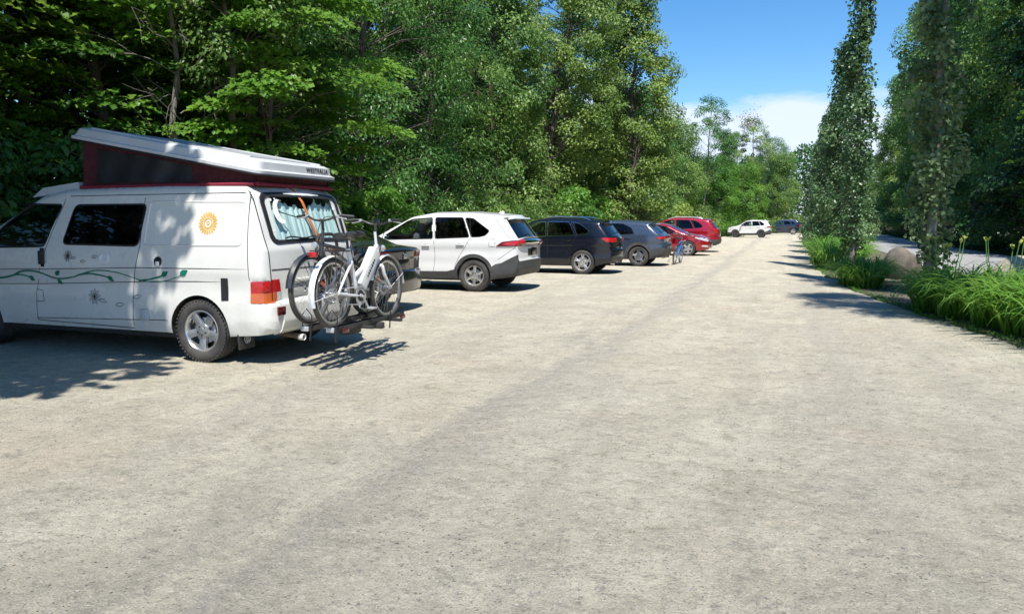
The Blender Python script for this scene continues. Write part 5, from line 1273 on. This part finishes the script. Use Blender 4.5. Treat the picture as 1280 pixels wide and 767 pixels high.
for i, (x, y, k, s) in enumerate([(18, 14, 'dark_a', 1.4), (17.5, 22, 'dark_a', 1.45), (19, 7, 'dark_a', 1.45), (15.2, 9.5, 'dark_a', 1.25), (20.5, 29, 'dark_a', 1.5), (18, 37, 'dark_a', 1.4), (17.5, 46, 'dark_a', 1.4), (17.5, 56, 'dark_a', 1.5), (17, 67, 'poplar_b', 1.6), (17, 80, 'dark_a', 1.05), (16.5, 95, 'dark_a', 1.0), (17.0, 30, 'dark_a', 1.35), (12.6, 24, 'maple_b', .9), (12.0, 37.5, 'maple_b', .8), (11.6, 45, 'bush_b', .8)]):
    put_tree('wood_tree', PR[k], x, y, i * 1.3, s, 'dark tree in the deep shade of the right wood, behind its edge trees', 'tree', 'back rows of the right wood')
# columnar aspens in the planted strip
for i, (x, y, k, s, lb) in enumerate([(2.80, 17.2, 'aspen_a', 1.08, 'columnar aspen with a pale visible stem behind the long sunlit daylily bed'), (1.95, 24.6, 'aspen_a', .97, 'tall dark columnar aspen standing against the sky behind the shaded daylily clump'),
                                      (2.1, 31.5, 'aspen_b', 1.0, 'bushy columnar aspen beside the bright green daylily mound'), (1.8, 39, 'aspen_b', .86, 'columnar aspen beyond the bright green daylily mound'), (2.1, 48, 'aspen_b', .95, 'columnar aspen far down the planted strip'), (2.6, 58, 'aspen_b', .95, 'farthest clearly seen columnar aspen of the strip'), (3.0, 70, 'aspen_b', 1.0, 'last columnar aspen of the strip, near the far parked cars')]):
    T_('aspen_tree', k, x, y, i * 2.1 + .4, s, lb, 'columnar aspens in the planted strip')
# the tree behind the camera's left that shades the front of the camper
T_('maple_tree', 'shade', -9.45, 2.8, .6, .98, 'spreading maple nearest the camera, shading the front of the camper van', None)
T_('aspen_tree', 'aspen_c', 4.5, 8.3, 2.2, 1.0, 'tall high-crowned aspen beyond the right edge, shading the gravel by the dark daylilies', None)
T_('forest_tree', 'dark_a', -12.8, .8, 1.0, 1.25, 'unseen dense dark tree added beyond the left edge to shade the camper-nose maples', None)  # unseen tree, added so its crown shades the leftmost maples
T_('aspen_tree', 'aspen_c', 4.75, 13.0, .7, 1.0, 'unseen high-crowned aspen added outside the right edge to shade the dark daylilies', None)  # out of view, added to throw shade on the dark daylily clump
# shrubs at the forest edge
for i, (x, y, k, s, lb) in enumerate([(-11.2, 19.4, 'shrub_a', 1.0, 'bright green shrub peeping over the roof of the white compact SUV'), (-11.0, 24.2, 'shrub_b', 1.1, 'pale green shrub between the white compact SUV and the navy SUV'), (-10.9, 27.4, 'shrub_b', 1.25, 'leafy shrub behind the roof of the navy SUV'), (-10.6, 31, 'shrub_b', 1.1, 'shrub behind the rear of the navy SUV'), (-10.2, 37.6, 'shrub_a', 1.35, 'bright yellow-green shrub behind the blue-grey crossover'), (-10.3, 42.5, 'shrub_a', 1.25, 'bright shrub left of the crimson SUV roof'),
                                      (-11.4, 13.8, 'shrub_b', 1.2, 'dark shrub behind the bicycles'), (-12.0, 10.6, 'shrub_b', 1.4, 'shaded shrub behind the camper van'), (-8.2, 56, 'shrub_b', 1.5, 'shrub at the lane edge right of the crimson SUV'), (-6.9, 69, 'shrub_b', 1.3, 'low shrub at the nose of the far white SUV'), (-12.3, 7.6, 'shrub_b', 1.5, 'shaded shrub beyond the nose of the camper van')]):
    put_tree('shrub', PR[k], x, y, i * 1.9, s, lb, 'shrub', 'shrubs along the left forest edge')

# woods behind, ground cover: nobody could count these
def mass(name, n, sampler, size, mat, seed, shape='diamond', up=.3, label=None, cat=None, aspect=.8):
    r = np.random.default_rng(seed); P = sampler(r, n); N = r.normal(0, 1, P.shape) + np.array([0, 0, up]); T = r.normal(0, 1, P.shape); S = size * r.uniform(.6, 1.3, len(P))
    me = leaf_mesh(name, P, N, T, S, S * aspect, .35 + r.normal(0, .2, len(P)), shape, mat); o = link(bpy.data.objects.new(name, me)); tag(o, label, cat, None, 'stuff'); return o
def woodL(r, n):
    y = r.uniform(-6, 118, n); x = np.interp(y, [-6, 40, 70, 118], [-25, -21, -17, -11]) + r.normal(0, 1.6, n); h = np.interp(y, [-6, 45, 55, 75, 118], [17, 16.5, 11.5, 9.5, 10.5]) * (.86 + .14 * np.sin(y * .9) * np.sin(y * .37)); return np.stack([x, y, h * r.random(n) ** .8], 1)
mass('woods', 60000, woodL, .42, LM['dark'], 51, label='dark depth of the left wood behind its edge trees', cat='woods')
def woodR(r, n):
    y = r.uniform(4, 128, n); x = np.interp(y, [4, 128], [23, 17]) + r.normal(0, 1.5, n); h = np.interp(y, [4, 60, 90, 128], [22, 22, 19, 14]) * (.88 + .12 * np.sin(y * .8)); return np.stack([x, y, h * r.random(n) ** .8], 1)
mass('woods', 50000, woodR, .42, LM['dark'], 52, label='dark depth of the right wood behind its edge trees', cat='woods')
def woodE(r, n):
    x = r.uniform(-22, 26, n); y = 138 + r.normal(0, 3, n); h = 12.5 + 1.8 * np.sin(x * .5) * np.sin(x * .23 + 1) - np.clip(-x - 6, 0, 20) * .12; return np.stack([x, y, h * r.random(n) ** .8], 1)
mass('woods', 34000, woodE, .45, LM['poplar'], 53, label='hazy green wood closing the view at the end of the lane', cat='woods')
def under(r, n):
    y = r.uniform(-4, 118, n); e = np.interp(y, [p[1] for p in edgeL], [p[0] for p in edgeL]); d = r.exponential(2.2, n); z = (.04 + .35 * np.minimum(1, d / 2)) * r.random(n) ** 1.2 * (1 + .8 * np.sin(y * 1.3 + d)); return np.stack([e - d - .1, y, np.abs(z) + .02], 1)
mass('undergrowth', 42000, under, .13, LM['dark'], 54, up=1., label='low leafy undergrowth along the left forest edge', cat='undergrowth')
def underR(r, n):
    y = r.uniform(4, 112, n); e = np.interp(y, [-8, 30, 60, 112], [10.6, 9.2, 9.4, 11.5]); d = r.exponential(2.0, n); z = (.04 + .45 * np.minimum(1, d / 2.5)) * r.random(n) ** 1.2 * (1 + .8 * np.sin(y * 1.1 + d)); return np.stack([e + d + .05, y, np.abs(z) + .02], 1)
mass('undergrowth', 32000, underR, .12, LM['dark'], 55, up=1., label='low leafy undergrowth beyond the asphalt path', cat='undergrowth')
def weeds(r, n):
    y = 4 + 34 * r.random(n) ** 1.2; e = np.interp(y, [p[1] for p in bedL], [p[0] for p in bedL]); d = np.abs(r.normal(0, .16, n)) * (1 + np.sin(y * 3.1)) ; return np.stack([e + d - .03, y, .01 + .05 * r.random(n)], 1)
mass('weeds', 5000, weeds, .055, LM['bright'], 56, up=.6, label='short yellowish weeds along the lane edge of the planted bed', cat='weeds', aspect=.3)

# daylilies: arching strap leaves
def blade_mesh(name, seed, nb, Lmean, spread, tintm):
    r = np.random.default_rng(seed); V = []; F = []; tn = []; K = 8
    for b in range(nb):
        a = r.uniform(0, 2 * math.pi); rad = spread * math.sqrt(r.random()); bx, by = math.cos(a) * rad * .75, math.sin(a) * rad * .75
        an = a + r.normal(0, .8); L = Lmean * r.uniform(.65, 1.25); w = r.uniform(.015, .026); el = R(r.uniform(62, 86)); curv = r.uniform(1.5, 3.0)
        px, py, pz = bx, by, 0.; o = len(V); hx, hy = math.cos(an), math.sin(an); tw = r.normal(0, .25)
        for k in range(K):
            u = k / (K - 1); ww = w * (1 - u ** 2.5 * .97) * (.7 + .3 * min(1, u * 5)); e = el - curv * u ** 1.6
            sx, sy = -hy * math.cos(tw), hx * math.cos(tw); V += [(px + sx * ww, py + sy * ww, pz + ww * .35), (px, py, pz), (px - sx * ww, py - sy * ww, pz + ww * .35)]
            ds = L / (K - 1); px += hx * math.cos(e) * ds; py += hy * math.cos(e) * ds; pz = max(.015, pz + math.sin(e) * ds)
        t = tintm + r.normal(0, .17)
        for k in range(K - 1):
            for q in range(2): F.append((o + 3 * k + q, o + 3 * k + q + 1, o + 3 * k + q + 4, o + 3 * k + q + 3)); tn.append(t + .25 * k / K)
    me = bpy.data.meshes.new(name); me.from_pydata(V, [], F); at = me.attributes.new('tint', 'FLOAT', 'FACE'); at.data.foreach_set('value', np.clip(tn, 0, 1).astype(np.float32))
    me.materials.append(LM['blade']); me.polygons.foreach_set('use_smooth', [True] * len(F)); me.update(); return me
def stalk_mesh(seed):
    r = np.random.default_rng(seed); m = MB(); a = r.uniform(0, 6.3); q = r.uniform(.03, .14); P = [(math.cos(a) * q * u * u * 1.4, math.sin(a) * q * u * u * 1.4, (.98 + .25 * r.random()) * u) for u in np.linspace(0, 1, 7)]
    m.tube(P, [.010, .0095, .009, .009, .0085, .008, .007], 6); t = Vector(P[-1])
    for k in range(4):
        d = Vector((r.normal(0, .6), r.normal(0, .6), 1)).normalized(); L = r.uniform(.06, .10); m.tube([t - d * .01, t + d * L * .4, t + d * L * .8, t + d * L], [.007, .015, .014, .004], 6, mi=1)
    o = m.build('flower_stalk', [paint('stalk_green', (.12, .24, .06), .5, var=.2), paint('bud_yellow', (.34, .38, .07), .45, var=.25, scale=30)]); me = o.data; bpy.data.objects.remove(o); return me
BL = [blade_mesh('leaves', 60 + i, 210, 1.0, .42, .48) for i in range(4)]; ST = [stalk_mesh(70 + i) for i in range(4)]
def clump(x, y, s, rz, k, label, group, stalks=0, sz=None):
    o = thing('daylily_clump', label, 'daylily', (x, y, .008), rz, group); o.scale = (s, s, sz or s); link(bpy.data.objects.new('leaves', BL[k % 4]), o)
    for q in range(stalks):
        f = bpy.data.objects.new('flower_stalk', ST[(k + q) % 4]); link(f, o); a = q * 2.4 + k; f.location = (.20 * math.cos(a), .20 * math.sin(a), 0); f.rotation_euler = (0, 0, a * 1.7); f.scale = (1 / s,) * 3
    return o
lb = 'arching green daylily clump in the long sunlit bed at the right edge of the lane'; gp = 'daylilies in the long sunlit bed'
for i, (x, y, s, st_) in enumerate([(2.42, 14.2, 1.0, 0), (2.65, 13.4, 1.05, 0), (2.7, 14.9, .9, 6), (3.4, 14.2, .9, 6), (2.95, 12.4, 1.05, 0), (3.15, 11.6, 1.1, 0), (3.35, 10.8, 1.1, 0), (3.6, 10.0, 1.1, 0), (3.9, 9.2, 1.1, 0), (3.1, 13.9, .95, 0), (3.4, 13.3, 1.0, 0), (3.65, 12.5, 1.05, 0), (3.9, 11.7, 1.05, 4), (4.2, 10.9, 1.05, 0), (4.5, 10.0, 1.05, 0), (4.3, 13.0, 1., 0), (4.7, 12.0, 1., 0)]):
    clump(x, y, s, i * 1.1, i, lb, gp, st_)
for i, (x, y, s) in enumerate([(1.6, 19.2, .82), (1.95, 19.4, .88), (1.65, 20.2, .85), (2.05, 20.4, .85), (1.8, 18.7, .75)]):
    clump(x, y, s, i * 1.3, i + 1, 'shaded dark green daylily clump between the brown boulder and the bright mound', 'daylilies in tree shade by the boulder')
for i, (x, y, s) in enumerate([(1.45, 25.8, 1.0), (1.5, 27.2, 1.05), (1.45, 28.8, 1.1), (1.55, 30.4, 1.1), (2.1, 26.6, 1.0), (2.2, 28.2, 1.05), (2.3, 30.0, 1.05), (1.7, 32.2, 1.1), (2.5, 32.0, 1.05), (1.9, 34.3, 1.1)]):
    clump(x, y, s, i * .9, i + 2, 'bright yellow-green daylily clump in the sunlit mound beside the lane, beyond the shaded clump', 'daylilies in the bright mound', sz=s * 1.12)
for i, (x, y, s) in enumerate([(2.0, 41, 1.0), (2.2, 44, 1.0), (2.4, 50, 1.0), (2.7, 54, 1.), (2.9, 62, 1.0), (3.2, 66, 1.0), (3.4, 74, 1.)]):
    clump(x, y, s, i * .8, i, 'small green clump far down the planted strip among the distant aspens', 'daylilies far down the strip')

# boulders
def boulder(label, loc, size, col, seed, rz=0):
    bm = bmesh.new(); bmesh.ops.create_icosphere(bm, subdivisions=4, radius=.5); r = np.random.default_rng(seed); pl = [(unit(r.normal(0, 1, 3)), r.uniform(.30, .46)) for _ in range(11)]
    for v in bm.verts:
        c = np.array(v.co[:])
        for nn, d in pl:
            q = c @ nn
            if q > d: c = c - nn * (q - d) * .85
        c = c * (1 + .03 * math.sin(c[0] * 17) * math.sin(c[1] * 13 + c[2] * 19)) + r.normal(0, .004, 3); v.co = c * np.array(size)
    me = bpy.data.meshes.new('boulder'); bm.to_mesh(me); bm.free(); me.polygons.foreach_set('use_smooth', [True] * len(me.polygons)); me.set_sharp_from_angle(angle=R(40))
    me.materials.append(paint('rock_%d' % seed, col, .9, var=.45, scale=4, bump=.9, bscale=14, dust=.4, dustcol=(.12, .11, .09))); o = link(bpy.data.objects.new('boulder', me)); o.location = loc; o.rotation_euler = (0, 0, rz); return tag(o, label, 'boulder')
boulder('large brown-grey boulder in the shade beyond the dark daylily clump', (3.0, 22.2, .30), (1.0, .9, 1.2), (.14, .118, .095), 3, .5)
boulder('pale tan boulder poking out above the sunlit daylilies by the right edge', (3.95, 15.4, .36), (1.1, .8, 1.1), (.34, .30, .235), 8, .2)

# ================================================================== light, sky, camera
sd = Vector((.21, -.50, 1.0)).normalized(); el = math.asin(sd.z); rot = math.atan2(sd.x, sd.y)
w = bpy.data.worlds.new('World'); scene.world = w; w.use_nodes = True; nt = w.node_tree; nt.nodes.clear()
out = nt.nodes.new('ShaderNodeOutputWorld'); bg = nt.nodes.new('ShaderNodeBackground'); bg.inputs[1].default_value = .11
sky = nt.nodes.new('ShaderNodeTexSky'); sky.sky_type = 'NISHITA'; sky.sun_disc = False; sky.sun_elevation = el; sky.sun_rotation = rot; sky.air_density = 1.0; sky.dust_density = .1; sky.ozone_density = 4.
tc = nt.nodes.new('ShaderNodeTexCoord'); sep = nt.nodes.new('ShaderNodeSeparateXYZ'); nt.links.new(tc.outputs['Generated'], sep.inputs[0])
mp = nt.nodes.new('ShaderNodeMapping'); mp.inputs['Scale'].default_value = (1, 1, 3.2); nt.links.new(tc.outputs['Generated'], mp.inputs[0])
nz = nt.nodes.new('ShaderNodeTexNoise'); nz.inputs['Scale'].default_value = 3.6; nz.inputs['Detail'].default_value = 8; nz.inputs['Roughness'].default_value = .55; nt.links.new(mp.outputs[0], nz.inputs['Vector'])
def mth(op, a, b, cl=False):
    x = nt.nodes.new('ShaderNodeMath'); x.operation = op; x.use_clamp = cl
    for s, v in zip(x.inputs, (a, b)):
        if isinstance(v, (int, float)): s.default_value = v
        else: nt.links.new(v, s)
    return x.outputs[0]
edge = mth('SUBTRACT', mth('ADD', .15, mth('MULTIPLY', mth('SUBTRACT', nz.outputs[0], .5), .34)), sep.outputs[2])
cl = mth('MULTIPLY', mth('MULTIPLY', edge, 26., True), .85)
mx = nt.nodes.new('ShaderNodeMix'); mx.data_type = 'RGBA'; nt.links.new(cl, mx.inputs[0]); hv = nt.nodes.new('ShaderNodeHueSaturation'); hv.inputs['Saturation'].default_value = 1.28; hv.inputs['Value'].default_value = 1.04; nt.links.new(sky.outputs[0], hv.inputs['Color']); nt.links.new(hv.outputs[0], mx.inputs[6]); mx.inputs[7].default_value = (5.4, 5.9, 7.0, 1)
nt.links.new(mx.outputs[2], bg.inputs[0]); nt.links.new(bg.outputs[0], out.inputs[0])
sl = bpy.data.lights.new('sun', 'SUN'); sl.energy = 4.6; sl.angle = R(.53); sl.color = (1., .965, .90); so = link(bpy.data.objects.new('sun', sl)); so.rotation_euler = sd.to_track_quat('Z', 'Y').to_euler(); so.location = (20, -25, 60)
cam = bpy.data.cameras.new('camera'); co = link(bpy.data.objects.new('camera', cam)); co.location = (0, 0, 1.5); cam.lens = 36 * 940 / 1280; cam.sensor_width = 36; cam.clip_end = 2000; cam.clip_start = .05
co.rotation_euler = (R(90 - 6.464), 0, R(19.77)); scene.camera = co
vs_ = scene.view_settings; vs_.view_transform = 'Standard'; vs_.look = 'None'; vs_.gamma = 1; vs_.use_curve_mapping = False; vs_.exposure = .62
scene.cycles.max_bounces = 7; scene.cycles.transparent_max_bounces = 12; scene.cycles.diffuse_bounces = 3; scene.cycles.glossy_bounces = 3; scene.cycles.transmission_bounces = 4; scene.cycles.caustics_reflective = False; scene.cycles.caustics_refractive = False
scene.cycles.use_denoising = True
